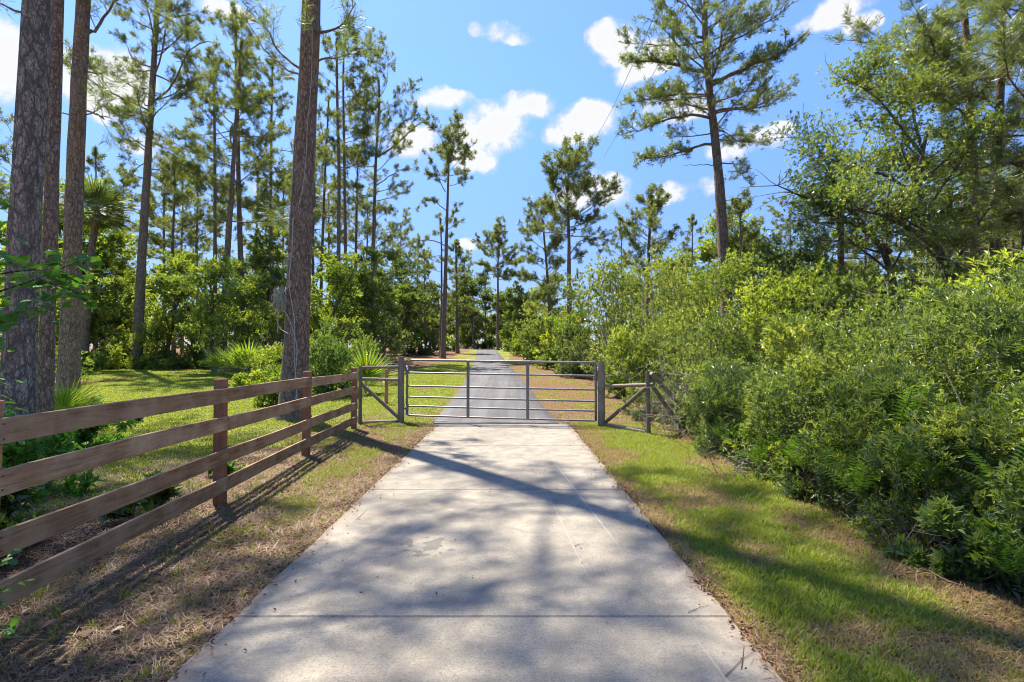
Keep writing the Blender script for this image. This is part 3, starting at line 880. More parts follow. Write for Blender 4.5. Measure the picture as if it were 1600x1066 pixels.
def pine_parts(path, r0, r1, c0, R, nprim, seed, bark_m, needle_m, k=9, L=.26, w=.012, shape='round', extra=(), sparse=1.0, stubs=8, sides=10, sec=5, leafy=0.0, side_only=None, tuft_r=1.0, inner=.35):
    """trunk mesh (with its limbs) and crown mesh of one pine; path in local metres"""
    r = random.Random(seed)
    TP = resample(path, 26); TP[1] = TP[0] + (TP[1] - TP[0]) * .55 if len(TP) > 2 else TP[1]
    t = Tubes()
    rad = r0 + (r1 - r0) * (np.linspace(0, 1, 26) ** .85)
    rad[0] *= 1.45; rad[1] *= 1.10
    t.add(TP, rad, sides, cap=False, wob=.035)
    tp, td = [], []

    def tuft_line(pts, a, n):
        for _ in range(n):
            s = a + (1 - a) * r.random() ** .7
            i = min(int(s * (len(pts) - 1)), len(pts) - 2); f = s * (len(pts) - 1) - i
            p = pts[i] * (1 - f) + pts[i + 1] * f
            d = pts[i + 1] - pts[i]; d = d / (np.linalg.norm(d) + 1e-9)
            tp.append(p + np.array([r.gauss(0, .06), r.gauss(0, .06), r.gauss(0, .05) + .03]) * tuft_r); td.append(d + np.array([r.gauss(0, .35), r.gauss(0, .35), .45]))

    prim = []
    for i in range(nprim):
        s = (i + r.random()) / nprim
        f = c0 + (1 - c0) * s
        x = f * 25; j = min(int(x), 24)
        p = TP[j] * (1 - (x - j)) + TP[j + 1] * (x - j)
        if shape == 'round': prof = math.sin(math.pi * min(1, .22 + .72 * s)) ** .8
        elif shape == 'tall': prof = (1 - s) ** .55 * (.55 + .45 * min(1, s * 6))
        elif shape == 'umbrella': prof = .70 + .45 * math.sin(math.pi * (.05 + .75 * s))
        elif shape == 'flat': prof = .35 + .75 * math.sin(math.pi * (.12 + .6 * s))
        else: prof = .9
        az = i * 2.399 + r.gauss(0, .5)
        if side_only is not None and r.random() < .6: az = side_only + r.gauss(0, .7)
        elv = math.radians((-4 if shape != 'umbrella' else 4) + 62 * s ** (1.6 if shape != 'umbrella' else 1.3) + r.gauss(0, 9))
        Lb = R * prof * r.uniform(.6, 1.12)
        prim.append((p, np.array([math.cos(az) * math.cos(elv), math.sin(az) * math.cos(elv), math.sin(elv)]), Lb, rad[j]))
    for (p, d, Lb, tr) in prim:
        n = 7
        pts = limb(p, d, Lb, n, .05, .13, r)
        br = max(.008, min(tr * .36, .012 * Lb + .008))
        t.add(pts, np.linspace(br, br * .25, n + 1), 4)
        ns = max(3, int(sec * (.5 + Lb / R)))
        for q in range(ns):
            s = .28 + .70 * (q + r.random()) / ns
            i = min(int(s * n), n - 1)
            b = pts[i] * (1 - (s * n - i)) + pts[i + 1] * (s * n - i)
            dd = sidedir(pts[i + 1] - pts[i], math.radians(r.uniform(28, 62)), r.uniform(0, 6.28))
            dd[2] = dd[2] * .55 + .18
            L2 = Lb * r.uniform(.20, .38) * (1.15 - .5 * s) + .15
            p2 = limb(b, dd, L2, 4, .09, .16, r)
            t.add(p2, np.linspace(br * .38, br * .14, 5), 3)
            if r.random() < sparse:
                tuft_line(p2, .62, max(2, int(L2 * 4.5)))
                for _ in range(2):
                    i2 = r.randint(1, 3)
                    p3 = limb(p2[i2], sidedir(p2[i2 + 1] - p2[i2], .8, r.uniform(0, 6.28)) + np.array([0, 0, .25]), L2 * .45, 2, .08, .1, r)
                    t.add(p3, [br * .16, br * .12, br * .09], 3)
                    tuft_line(p3, .7, max(2, int(L2 * 2.4)))
        tuft_line(pts, .72, max(2, int(Lb * 3)))
    for _ in range(int(nprim * inner)):
        s = r.random(); x = (c0 + (1 - c0) * s) * 25; j = min(int(x), 24)
        pts = limb(TP[j], (math.cos(r.random() * 6.28), math.sin(r.random() * 6.28), .4), R * .3, 4, .1, .2, r)
        t.add(pts, np.linspace(.02, .008, 5), 4); tuft_line(pts, .4, 6)
    if c0 < 1 and nprim:
        tuft_line(TP[22:], .2, int(10 + R * 3))
    for q in range(stubs):   # dead snags under the crown
        f = max(.12, c0 * r.uniform(.55, 1.02)) * 25; j = int(f)
        az = r.random() * 6.28
        pts = limb(TP[j], (math.cos(az), math.sin(az), r.uniform(-.25, .3)), r.uniform(.25, 1.1) * (R * .28), 4, -.02, .2, r)
        t.add(pts, np.linspace(.022, .006, 5) * max(.6, R / 4), 4)
    for (pts, br, nt) in extra:   # limbs given one by one
        e = resample(pts, 9)
        e[1:-1] += np.array([[r.gauss(0, .04 * R / 4) for _ in range(3)] for _ in range(7)])
        t.add(e, np.linspace(br, br * .25, 9), 6)
        for q in range(nt):
            s = .25 + .75 * (q + r.random()) / nt
            i = min(int(s * 8), 7)
            dd = sidedir(e[i + 1] - e[i], math.radians(r.uniform(28, 65)), r.uniform(0, 6.28)); dd[2] = dd[2] * .6 + .2
            p2 = limb(e[i] + (e[i + 1] - e[i]) * (s * 8 - i), dd, r.uniform(.35, .95) * R * .26, 4, .08, .16, r)
            t.add(p2, np.linspace(br * .3, br * .1, 5), 3)
            tuft_line(p2, .35, max(3, int(R * 1.1)))
            for _ in range(2):
                p3 = limb(p2[r.randint(1, 3)], sidedir(p2[3] - p2[2], .8, r.uniform(0, 6.28)) + np.array([0, 0, .2]), R * .09, 2, .08, .1, r)
                t.add(p3, [br * .12, br * .1, br * .07], 3); tuft_line(p3, .4, 3)
    tm = t.mesh('trunk', bark_m, True)
    cm = None
    if tp:
        P, D = np.array(tp), np.array(td)
        zz = P[:, 2]
        tint = np.clip(.42 + .2 * vnoise(P[:, 0] * 3, P[:, 1] * 3 + P[:, 2] * 2, 1.1) + rng.normal(0, .1, len(P)), 0, 1)
        if leafy > 0:
            cm = sprigs('crown', P, D, k, L, w, needle_m, tint, .2, 1.2)
        else:
            cm = needles('crown', P, D, k, L, w, needle_m, tint)
    return tm, cm


def plant_tree(name, base, parts, label, cat='tree', group=None, rz=0, scale=1.0, names=('trunk', 'crown')):
    o = empty(name, base, label, cat, group, rz)
    o.scale = (scale,) * 3
    for nm, me in zip(names, parts):
        if me is not None: link(nm, me, o)
    return o


def base_at(px, Y):
    x = at(px, 533, Y).x
    return Vector((x, Y, float(terrain(x, Y)) - .04))


def path_from_pixels(pix, Y, base, dy=0.0):
    """trunk line through points seen in the photo at distance Y, as local metres"""
    out = [np.array([0, 0, -.15])]
    for i, (px, py) in enumerate(pix):
        q = at(px, py, Y + dy * (i + 1)) - base
        out.append(np.array(q))
    return out


def pine_at(pix, Y, r0, r1, c0, R, nprim, seed, label, bark_m='bark_brown', nm='needle', topx=None, group='pines', name='pine_tree', **kw):
    base = base_at(pix[0][0], Y)
    path = path_from_pixels(pix[1:], Y, base)
    ex = []
    for (pts, br, nt) in kw.pop('extra', ()):
        ex.append(([np.array(at(px, py, Y + dy) - base) for px, py, dy in pts], br, nt))
    parts = pine_parts(path, r0, r1, c0, R, nprim, seed, M[bark_m], M[nm], extra=ex, **kw)
    return plant_tree(name, base, parts, label, 'tree', group)


def broadleaf_parts(H, R, seed, bark_m, leaf_m, nclump=60, per=70, k=5, L=.13, w=.06, tr=.16, base_f=.22, forks=5, lean=(0, 0), zmin=.25, squash=.8, path=None, extra=()):
    """trunk with forking limbs and a ragged crown of leaf sprays"""
    r = random.Random(seed)
    t = Tubes()
    top = np.array([lean[0], lean[1], H * .8])
    TP = resample(path, 12) if path is not None else limb((0, 0, -.15), (lean[0] * .2, lean[1] * .2, 1), H * .8, 11, .03, .09, r)
    t.add(TP, np.linspace(tr * 1.2, tr * .25, len(TP)), 8, wob=.04)
    tips = []
    n = len(TP)
    cz = H * .5 * (1 + zmin)
    for i in range(forks * 3):
        s = base_f + (1 - base_f) * (i + r.random()) / (forks * 3)
        j = min(int(s * (n - 1)), n - 2)
        az = i * 2.399 + r.gauss(0, .4); elv = math.radians(r.uniform(8, 40) + 35 * s)
        Lb = R * r.uniform(.65, 1.15) * (1.1 - .55 * s)
        pts = limb(TP[j], (math.cos(az) * math.cos(elv), math.sin(az) * math.cos(elv), math.sin(elv)), Lb, 6, .04, .2, r)
        br = tr * (.45 - .25 * s)
        t.add(pts, np.linspace(br, br * .2, 7), 5)
        for q in range(5):
            m_ = r.randint(2, 5)
            d = sidedir(pts[m_ + 1] - pts[m_] if m_ < 6 else pts[6] - pts[5], r.uniform(.5, 1.1), r.uniform(0, 6.28))
            p2 = limb(pts[m_], d + np.array([0, 0, .15]), Lb * r.uniform(.25, .5), 4, .03, .2, r)
            t.add(p2, np.linspace(br * .35, br * .1, 5), 4)
            tips += [p2[4], p2[3], p2[2]]
        tips += [pts[6], pts[5], pts[4]]
    for (pts, br, nt) in extra:
        e = resample(pts, 9); t.add(e, np.linspace(br, br * .3, 9), 6)
        for q in range(nt):
            i = r.randint(3, 8)
            p2 = limb(e[i], (r.gauss(0, 1), r.gauss(0, 1), r.uniform(-.1, .9)), R * r.uniform(.15, .4), 4, .03, .2, r)
            t.add(p2, np.linspace(br * .3, br * .1, 5), 4); tips += [p2[4], p2[3], p2[2]]
    tips = np.array(tips + [TP[-1], TP[-2]])
    idx = rng.integers(0, len(tips), nclump)
    C = tips[idx] + rng.normal(0, R * .05, (nclump, 3))
    C = C[C[:, 2] > H * zmin * .6]
    cr = R * (.10 + .12 * rng.random(len(C)))
    d = sphere_dirs(len(C) * per).reshape(len(C), per, 3)
    rr = (rng.random((len(C), per, 1)) ** .5)
    P = C[:, None] + d * rr * cr[:, None, None] * np.array([1.25, 1.25, squash])
    D = d + np.array([0, 0, .35])
    tint = np.clip(rng.normal(.45, .16, (len(C), 1)) + rng.normal(0, .08, (len(C), per)) , 0, 1)
    P, D = P.reshape(-1, 3), D.reshape(-1, 3)
    cm = sprigs('crown', P, D, k, L, w, leaf_m, tint.ravel(), .15, 1.1)
    return t.mesh('trunk', bark_m, True), cm


def shrub_parts(W_, D_, H, seed, leaf_m, n=2600, k=6, L=.075, w=.026, lobes=18, shoots=26, stem_m=None, up=.3, open_=.0, bare=0):
    """dense multi-stemmed shrub: stems, and sprays of leaves over uneven lobes"""
    r = random.Random(seed); g = np.random.default_rng(seed)
    t = Tubes()
    C, S = [], []
    for i in range(lobes):
        a = r.random() * 6.28; q = math.sqrt(r.random())
        z = H * (r.uniform(.05, .86) if i % 3 else r.uniform(.03, .22))
        env = math.sqrt(max(.05, 1 - (z / H * .92) ** 2.4))
        c = np.array([math.cos(a) * q * W_ * .44 * env, math.sin(a) * q * D_ * .44 * env, z])
        C.append(c); S.append(r.uniform(.13, .25) * min(W_, H) * np.array([1.2, 1.2, .95]))
        st = limb((c[0] * .25, c[1] * .25, -.05), c - np.array([c[0] * .25, c[1] * .25, 0]), np.linalg.norm(c), 6, 0, .10, r)
        t.add(st, np.linspace(.018, .005, 7) * (H / 2.5) ** .6, 4)
    C, S = np.array(C), np.array(S)
    li = g.integers(0, lobes, n)
    d = unit(g.standard_normal((n, 3)))
    rr = .35 + .65 * g.random((n, 1)) ** .45
    P = C[li] + d * rr * S[li]
    D = d * .9 + unit(P - np.array([0, 0, H * .3])) * .7 + np.array([0, 0, .35])
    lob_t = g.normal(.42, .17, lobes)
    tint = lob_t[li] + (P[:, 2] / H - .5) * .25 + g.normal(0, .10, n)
    sp, sdr, stn = [], [], []
    for i in range(shoots):
        li_ = r.randint(0, lobes - 1)
        c = C[li_]
        d0 = np.array([r.gauss(0, .5), r.gauss(0, .5), r.uniform(.4, 1.2)])
        Ls = r.uniform(.22, .5) * min(H, 3) * .5
        pts = limb(c + S[li_] * d0 / np.linalg.norm(d0) * .6, d0, Ls, 6, 0, .12, r)
        t.add(pts, np.linspace(.006, .002, 7), 4)
        if i < bare: continue
        for s in np.linspace(.1, 1, int(6 + Ls * 14)):
            j = min(int(s * 6), 5)
            sp.append(pts[j] + (pts[j + 1] - pts[j]) * (s * 6 - j)); sdr.append(pts[j + 1] - pts[j]); stn.append(.62)
    if sp:
        P = np.concatenate([P, np.array(sp)]); D = np.concatenate([D, unit(np.array(sdr))]); tint = np.concatenate([tint, stn])
    keep = P[:, 2] > .02
    P, D, tint = P[keep], D[keep], tint[keep]
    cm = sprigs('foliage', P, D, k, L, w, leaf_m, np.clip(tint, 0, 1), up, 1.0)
    return t.mesh('stems', stem_m or M[('twig', 'twig_pale')[seed % 2]], True), cm


# ------------------------------------------------------------------ the big pines
# trunk A, foremost on the left: thick grey plates
pine_at([(28, 742), (28, 640), (31, 500), (43, 300), (52, 120), (60, 0), (75, -250), (88, -600), (90, -1250), (92, -1420)], 6.7, .185, .10, .50, 4.6, 70, 11,
        'thickest grey barked pine trunk rising just behind the near boards of the fence', 'bark_grey', 'needle_near', sides=22, stubs=3, k=12, L=.25, w=.006, sec=6)
pine_at([(72, 700), (73, 560), (77, 400), (84, 200), (90, 0), (96, -250), (86, -800), (90, -1050)], 8.6, .115, .06, .55, 2.8, 24, 12,
        'slim reddish pine trunk tucked close behind the thickest grey trunk', 'bark_red', 'needle', sides=14, stubs=2, k=13, w=0.0102, L=0.212)
pine_at([(108, 652), (109, 560), (113, 400), (118, 250), (126, 80), (131, 0), (140, -200), (148, -480), (152, -620)], 12.6, .232, .08, .52, 4.3, 50, 13,
        'second thick pine, reddish bark, beside the slim trunk and above a yellow green palmetto', 'bark_red', 'needle_near', sides=18, stubs=2, k=11, L=.26, w=.008, sec=6,
        extra=[([(131, 55, 0), (155, 40, .2), (172, 18, .4), (190, -10, .3)], .05, 6), ([(127, 170, 0), (150, 178, -.2), (176, 186, -.6)], .03, 5), ([(136, 112, 0), (160, 116, .2), (172, 135, 0)], .02, 3)])
F = pine_at([(459, 655), (461, 600), (465, 500), (468, 400), (473, 280), (481, 150), (487, 0), (492, -180), (498, -420), (503, -760), (505, -860)], 11.5, .300, .10, .66, 3.6, 36, 14,
        'tall thick trunk hung with pale vines and moss, standing right behind the board fence', 'bark_red', 'needle_near', sides=20, stubs=2, k=11, L=.26, w=.009, sec=6,
        extra=[([(474, 110, 0), (440, 85, .3), (415, 55, .5), (395, 10, .6)], .035, 7), ([(486, 48, 0), (515, 55, -.3), (540, 30, -.5), (556, 5, -.6)], .04, 7),
               ([(478, 120, 0), (440, 105, .6), (405, 72, 1.0), (380, 20, 1.2)], .03, 6), ([(484, 95, 0), (525, 92, .5), (560, 72, .8)], .03, 5),
               ([(472, 330, 0), (450, 338, .3), (425, 352, .5)], .02, 3)])
# vines and moss on it
t = Tubes()
for (pts, r_) in (([(462, 640, -.38), (464, 600, -.37), (459, 560, -.37), (461, 500, -.36), (455, 470, -.35), (450, 440, -.33), (456, 400, -.33), (458, 340, -.32)], .011),
                  ([(466, 640, -.37), (461, 590, -.38), (465, 545, -.37), (458, 515, -.37), (449, 490, -.33), (436, 478, -.25), (434, 520, -.2)], .010),
                  ([(452, 522, -.33), (439, 516, -.28), (433, 505, -.25), (434, 480, -.2), (437, 470, -.2), (444, 455, -.28), (452, 448, -.3)], .011),
                  ([(465, 330, -.33), (472, 300, -.32), (478, 255, -.31), (480, 200, -.3), (487, 120, -.28), (488, 40, -.27)], .007)):
    t.add(resample([at(px, py, 11.5 + dy) for px, py, dy in pts], 26), r_, 5)
vb = base_at(459, 11.4)
vm = t.mesh('vine', M['vine'], True)
vm.transform(Matrix.Translation(-vb))
tag(link('woody_vine', vm, loc=vb), 'pale bare vine stems climbing the trunk behind the board fence', 'vine')


def moss_mesh(ctr, n, h, rad, seed):
    g = np.random.default_rng(seed)
    Vs, Ts = [], []
    k = 0
    t = Tubes()
    for i in range(n):
        a = g.random() * 6.28; q = rad * math.sqrt(g.random())
        p = np.array([q * math.cos(a), q * math.sin(a) * .5, -g.random() * h * .55])
        pts = [p]
        for j in range(5):
            p = p + np.array([g.normal(0, .025), g.normal(0, .025), -h * .10 * g.uniform(.5, 1.4)]); pts.append(p)
        t.add(pts, [.005, .006, .006, .005, .004, .002], 3)
    return t.mesh('spanish_moss', M['moss_bulk'], False)


m, T = new_mat('moss_bulk'); principled(T, (.40, .40, .34), .95, spec=.05); M['moss_bulk'] = m
for (px, py, Y, n, h, rd, lab) in ((437, 447, 11.25, 110, .62, .14, 'pale spanish moss clump hanging from a loop of vine beside the trunk'),
                                   (451, 395, 11.2, 40, .40, .07, 'small wisp of grey moss clinging high on the trunk behind the fence')):
    p = at(px, py, Y)
    tag(link('spanish_moss', moss_mesh(None, n, h, rd, n), loc=p), lab, 'moss')

# ------------------------------------------------------------------ pines seen standing in the picture
pine_at([(215, 577), (219, 450), (226, 330), (234, 200), (241, 90), (246, 0), (248, -40)], 30, .30, .12, .50, 4.6, 24, 21, 'leaning dark pine trunk between the palm and the pine group, its limbs overhanging the lawn', 'bark_brown', 'needle', k=13, w=0.0236, L=0.280, sec=7,
        extra=[([(238, 160, 0), (262, 150, -1), (300, 60, -2), (345, 68, -3)], .07, 9), ([(236, 105, 0), (205, 90, 0), (190, 60, 0)], .05, 7),
               ([(228, 235, 0), (205, 225, 1), (188, 232, 1)], .04, 8), ([(232, 165, 0), (208, 150, 1), (200, 175, 1)], .04, 7), ([(243, 40, 0), (285, 20, -1), (325, 30, -2)], .05, 9)])
pine_at([(349, 530), (352, 450), (360, 330), (368, 200), (374, 120), (378, 60)], 33, .24, .08, .42, 4.3, 24, 22, 'pine trunk with pale bark at the lawn edge, nearest of the close group', 'bark_brown', 'needle', k=13, w=0.0265, L=0.288, sec=7)
pine_at([(336, 520), (336, 430), (336, 300), (335, 170), (333, 95)], 37, .17, .07, .48, 3.0, 17, 23, 'thin straight pine pole standing just before the close pine group', 'bark_brown', 'needle', k=13, w=0.0294, L=0.288, sec=6)
pine_at([(380, 520), (377, 440), (373, 300), (371, 180), (369, 90), (368, 30)], 40, .27, .09, .45, 4.6, 24, 24, 'darker pine trunk standing behind the pale barked one in the group', 'bark_brown', 'needle', k=13, w=0.0294, L=0.305, sec=7)
pine_at([(425, 540), (424, 420), (423, 300), (424, 190), (426, 95)], 42, .20, .07, .40, 3.9, 23, 25, 'slender pine with open crown next to the vine hung trunk', 'bark_brown', 'needle', k=13, w=0.0324, L=0.305, sec=6)
pine_at([(528, 520), (529, 400), (530, 270), (527, 170), (526, 60)], 38, .19, .08, .52, 3.8, 18, 26, 'dark slim pine pole just past the vine hung trunk', 'bark_brown', 'needle', k=13, w=0.0294, L=0.305, sec=6, side_only=.3)
pine_at([(541, 520), (540, 400), (538, 250), (536, 130), (538, 45)], 39.5, .16, .07, .6, 3.8, 15, 27, 'thinnest of the two slim pine poles standing side by side', 'bark_brown', 'needle', k=13, w=0.0294, L=0.305, sec=6, side_only=0)
pine_at([(500, 520), (503, 400), (508, 270), (514, 150)], 46, .18, .07, .45, 3.6, 17, 28, 'crooked pine showing close beside the vine hung trunk', 'bark_brown', 'needle', k=11, w=0.0324, L=0.305)
pine_at([(580, 545), (583, 400), (587, 250), (593, 160), (592, 125)], 42, .24, .07, .48, 4.2, 24, 29, 'tall open crowned pine with a limb reaching out over the white cloud', 'bark_brown', 'needle', k=13, w=0.0265, L=0.280, shape='umbrella', sec=7,
        extra=[([(589, 245, 0), (615, 232, 0), (640, 205, 0), (672, 182, 0)], .09, 11), ([(588, 290, 0), (615, 270, 1), (650, 262, 1)], .06, 8), ([(586, 390, 0), (600, 375, 0), (620, 368, 0)], .03, 4)])
pine_at([(553, 520), (556, 400), (558, 290), (560, 230)], 48, .20, .07, .35, 3.6, 18, 30, 'shorter pine squeezed between the slim poles and the open crowned pine', 'bark_brown', 'needle', k=11, w=0.0324, L=0.305)
pine_at([(692, 560), (694, 500), (697, 400), (700, 290), (702, 245), (700, 222)], 47, .27, .07, .80, 2.9, 17, 31, 'lone tall pine with a small tuft top standing beside the asphalt lane', 'bark_brown', 'needle', k=15, w=0.0251, L=0.288, sec=8, stubs=10, shape='umbrella',
        extra=[([(698, 330, 0), (675, 310, 0), (655, 320, 0)], .05, 9), ([(697, 385, 0), (672, 372, 0), (640, 380, 0), (622, 395, 0)], .06, 8), ([(696, 300, 0), (680, 270, 0), (668, 240, 0)], .05, 8), ([(698, 345, 0), (710, 335, 0), (716, 322, 0)], .03, 5), ([(697, 360, 0), (712, 352, 0), (718, 345, 0)], .03, 5)])
pine_at([(688, 560), (690, 470), (690, 390), (688, 340)], 47.6, .13, .06, .55, 2.2, 10, 32, 'thin stem standing almost against the lone tall pine', 'bark_brown', 'needle', k=11, w=0.0294, L=0.288)
pine_at([(715, 548), (714, 480), (713, 420), (712, 378)], 60, .25, .08, .25, 3.0, 30, 33, 'straight dark pine a little past the lone tall pine', 'bark_brown', 'needle', k=11, w=0.0383, L=0.339, shape='tall')
pine_at([(778, 540), (778, 470), (778, 420), (779, 390)], 72, .26, .09, .70, 4.2, 24, 34, 'distant flat topped pine rising above the end of the lane', 'bark_brown', 'needle', k=13, w=0.0383, L=0.356, shape='flat', sec=7)
pine_at([(892, 540), (889, 440), (889, 370), (887, 320), (886, 284)], 40, .27, .08, .70, 4.0, 30, 35, 'round crowned pine standing clear against the sky above the thicket', 'bark_brown', 'needle', k=13, w=0.0294, L=0.288, shape='umbrella', sec=8, stubs=8,
        extra=[([(889, 400, 0), (905, 375, 0), (925, 372, 0), (938, 392, 0)], .05, 8), ([(889, 410, 0), (900, 395, 0), (910, 400, 0)], .03, 6)])
pine_at([(860, 540), (858, 470), (853, 400), (850, 370), (848, 345)], 44, .20, .07, .35, 3.0, 26, 36, 'smaller pine leaning out over the lane below the round crowned pine', 'bark_brown', 'needle', k=13, w=0.0294, L=0.288, shape='flat', sec=7,
        extra=[([(855, 440, 0), (835, 435, 0), (812, 440, 0)], .04, 7), ([(854, 410, 0), (830, 405, 0), (805, 412, 0)], .04, 7)])
pine_at([(1010, 560), (1012, 460), (1014, 380), (1018, 320), (1020, 305)], 30, .17, .06, .42, 2.3, 26, 37, 'bushy topped young pine between the round crowned pine and the broad pine', 'bark_brown', 'needle', k=13, w=0.0236, L=0.237, shape='round', sec=7,
        extra=[([(1014, 370, 0), (985, 350, 0), (960, 340, 0)], .03, 7), ([(1016, 345, 0), (1035, 320, 0), (1048, 308, 0)], .03, 6)])
pine_at([(1160, 560), (1158, 450), (1157, 370), (1156, 310)], 28, .13, .05, .45, 1.9, 22, 38, 'small pine top peeping over the thicket beside the broad pine trunk', 'bark_brown', 'needle', k=13, w=0.0220, L=0.220, sec=6)
# the broad pine on the right
Mx = pine_at([(1140, 560), (1134, 440), (1128, 350), (1122, 260), (1113, 180), (1106, 120), (1100, 50), (1103, -20), (1106, -60)], 20, .30, .08, .58, 3.3, 40, 40,
        'broad crowned pine with long crooked limbs towering over the thicket', 'bark_brown', 'needle_near', k=16, w=.016, L=.19, sec=7, stubs=5, sides=12, shape='round',
        extra=[([(1107, 115, 0), (1085, 112, -.3), (1050, 97, -.6), (1020, 100, -.8), (988, 92, -1)], .085, 24),
               ([(1110, 150, 0), (1075, 145, .4), (1040, 148, .8), (985, 160, 1)], .06, 22),
               ([(1112, 185, 0), (1080, 178, -.3), (1040, 185, -.8), (1005, 205, -1), (980, 205, -1)], .06, 22),
               ([(1118, 226, 0), (1090, 225, .3), (1060, 238, .6), (1030, 245, .8), (1005, 250, .8)], .06, 21),
               ([(1108, 135, 0), (1140, 115, -.5), (1180, 100, -1), (1215, 88, -1), (1240, 70, -1)], .09, 24),
               ([(1106, 95, 0), (1135, 70, .4), (1160, 40, .6), (1190, 5, .8)], .07, 21),
               ([(1114, 175, 0), (1150, 168, .3), (1190, 172, .8), (1225, 150, 1)], .06, 21),
               ([(1120, 213, 0), (1140, 210, .3), (1158, 225, .5), (1165, 215, .5)], .03, 6),
               ([(1123, 255, 0), (1140, 252, 0), (1155, 268, 0), (1170, 285, 0)], .03, 8),
               ([(1119, 258, 0), (1095, 258, 0), (1066, 258, 0)], .02, 0),
               ([(1103, 60, 0), (1075, 50, .4), (1045, 20, .8), (1030, -5, 1)], .06, 18)])
# long-needled pines at the right-hand edge
pine_at([(1526, 480), (1524, 380), (1521, 260), (1516, 170), (1510, 60), (1500, -60), (1498, -120)], 15, .165, .07, .42, 3.4, 19, 41, 'long needled pine with pale trunk at the edge of the oak', 'bark_brown', 'needle_near', k=28, w=0.0102, L=0.254, sec=7, sides=12,
        extra=[([(1515, 150, 0), (1480, 120, -1), (1455, 70, -1.5), (1440, 30, -2)], .06, 16), ([(1513, 100, 0), (1480, 60, .5), (1460, 20, 1)], .05, 14), ([(1518, 190, 0), (1490, 165, -1), (1450, 130, -1.5)], .04, 12)])
pine_at([(1558, 480), (1556, 390), (1556, 280), (1562, 180), (1565, 60), (1570, -80)], 13.5, .155, .07, .40, 3.2, 18, 42, 'dark trunked long needled pine standing outermost beside the thicket', 'bark_brown', 'needle_near', k=28, w=0.0096, L=0.254, sec=7, sides=12,
        extra=[([(1558, 250, 0), (1580, 262, -.5), (1610, 255, -1)], .04, 10), ([(1562, 130, 0), (1585, 95, -1), (1610, 60, -2)], .05, 12), ([(1557, 335, 0), (1580, 350, -.5), (1600, 345, -1)], .03, 9)])
pine_at([(1506, 480), (1508, 400), (1507, 330), (1506, 270)], 18, .15, .07, .5, 2.6, 16, 43, 'stout short pine stem showing between the oak and the pale pine', 'bark_brown', 'needle_near', k=20, w=0.0132, L=0.237)
pine_at([(1600, 560), (1604, 380), (1608, 200), (1612, 60), (1615, -40)], 11.5, .12, .06, .30, 2.6, 16, 44, 'pine whose long bright needles brush in beside the outermost dark trunk', 'bark_brown', 'needle_near', k=31, w=0.0073, L=0.254, sec=7)
pine_at([(1313, 560), (1313, 450), (1314, 370), (1315, 310)], 17, .17, .08, .7, 2.2, 10, 45, 'straight short trunk rising out of the thicket under the oak limbs', 'bark_brown', 'needle_near', k=15, w=0.0132, L=0.204, stubs=8)

# ------------------------------------------------------------------ broadleaf trees of the picture
def oak_at(px, Y, H, R, seed, label, leaf='leaf_mid', barkm='bark_oak', group='broadleaf trees', name='broadleaf_tree', **kw):
    base = base_at(px, Y)
    if 'pixpath' in kw:
        kw['path'] = path_from_pixels(kw.pop('pixpath'), Y, base)
    kw['extra'] = [([np.array(at(a, b, Y + dy) - base) for a, b, dy in pts], br, nt) for (pts, br, nt) in kw.get('extra', ())]
    return plant_tree(name, base, broadleaf_parts(H, R, seed, M[barkm], M[leaf], **kw), label, 'tree', group)


oak_at(1490, 12.5, 6.0, 3.0, 61, 'crooked limbed oak spreading over the thicket before the long needled pines', 'leaf_mid', name='oak_tree', nclump=215, per=30, k=6, L=.070, w=.034, tr=.15, squash=.7, zmin=.3,
       pixpath=[(1482, 430), (1473, 405), (1465, 370), (1440, 330), (1425, 290), (1440, 240), (1448, 210)],
       extra=[([(1470, 392, 0), (1440, 372, -.3), (1405, 345, -.6), (1360, 330, -1), (1320, 325, -1.2)], .07, 26), ([(1470, 385, 0), (1500, 355, .3), (1515, 330, .5)], .05, 10),
              ([(1425, 300, 0), (1380, 270, .5), (1330, 262, .8), (1290, 245, 1)], .05, 22), ([(1440, 240, 0), (1400, 190, 0), (1372, 150, 0), (1340, 130, 0), (1315, 122, 0)], .04, 26),
              ([(1440, 230, 0), (1420, 160, .5), (1455, 100, .8), (1470, 70, .8)], .04, 18)])
oak_at(1400, 15, 7.0, 3.4, 62, 'dense oak crown filling the sky behind the crooked limbed oak', 'leaf_cool', name='oak_tree', nclump=95, per=30, k=5, L=.085, w=.042, tr=.14, squash=.75,
       pixpath=[(1398, 440), (1392, 395), (1345, 350), (1320, 320), (1300, 280)],
       extra=[([(1392, 395, 0), (1345, 355, 0), (1310, 338, 0), (1285, 335, 0)], .08, 18), ([(1320, 340, 0), (1260, 310, -.5), (1215, 290, -1)], .05, 20), ([(1345, 350, 0), (1300, 270, 0), (1255, 235, 0)], .05, 20), ([(1300, 270, 0), (1270, 215, 0), (1225, 215, 0)], .04, 16)])
oak_at(1235, 17, 6.2, 2.7, 63, 'dark leaved oak beside the broad pine, lower limbs bare below', 'leaf_dark', name='oak_tree', nclump=160, per=32, k=5, L=.085, w=.042, tr=.11, squash=.7)

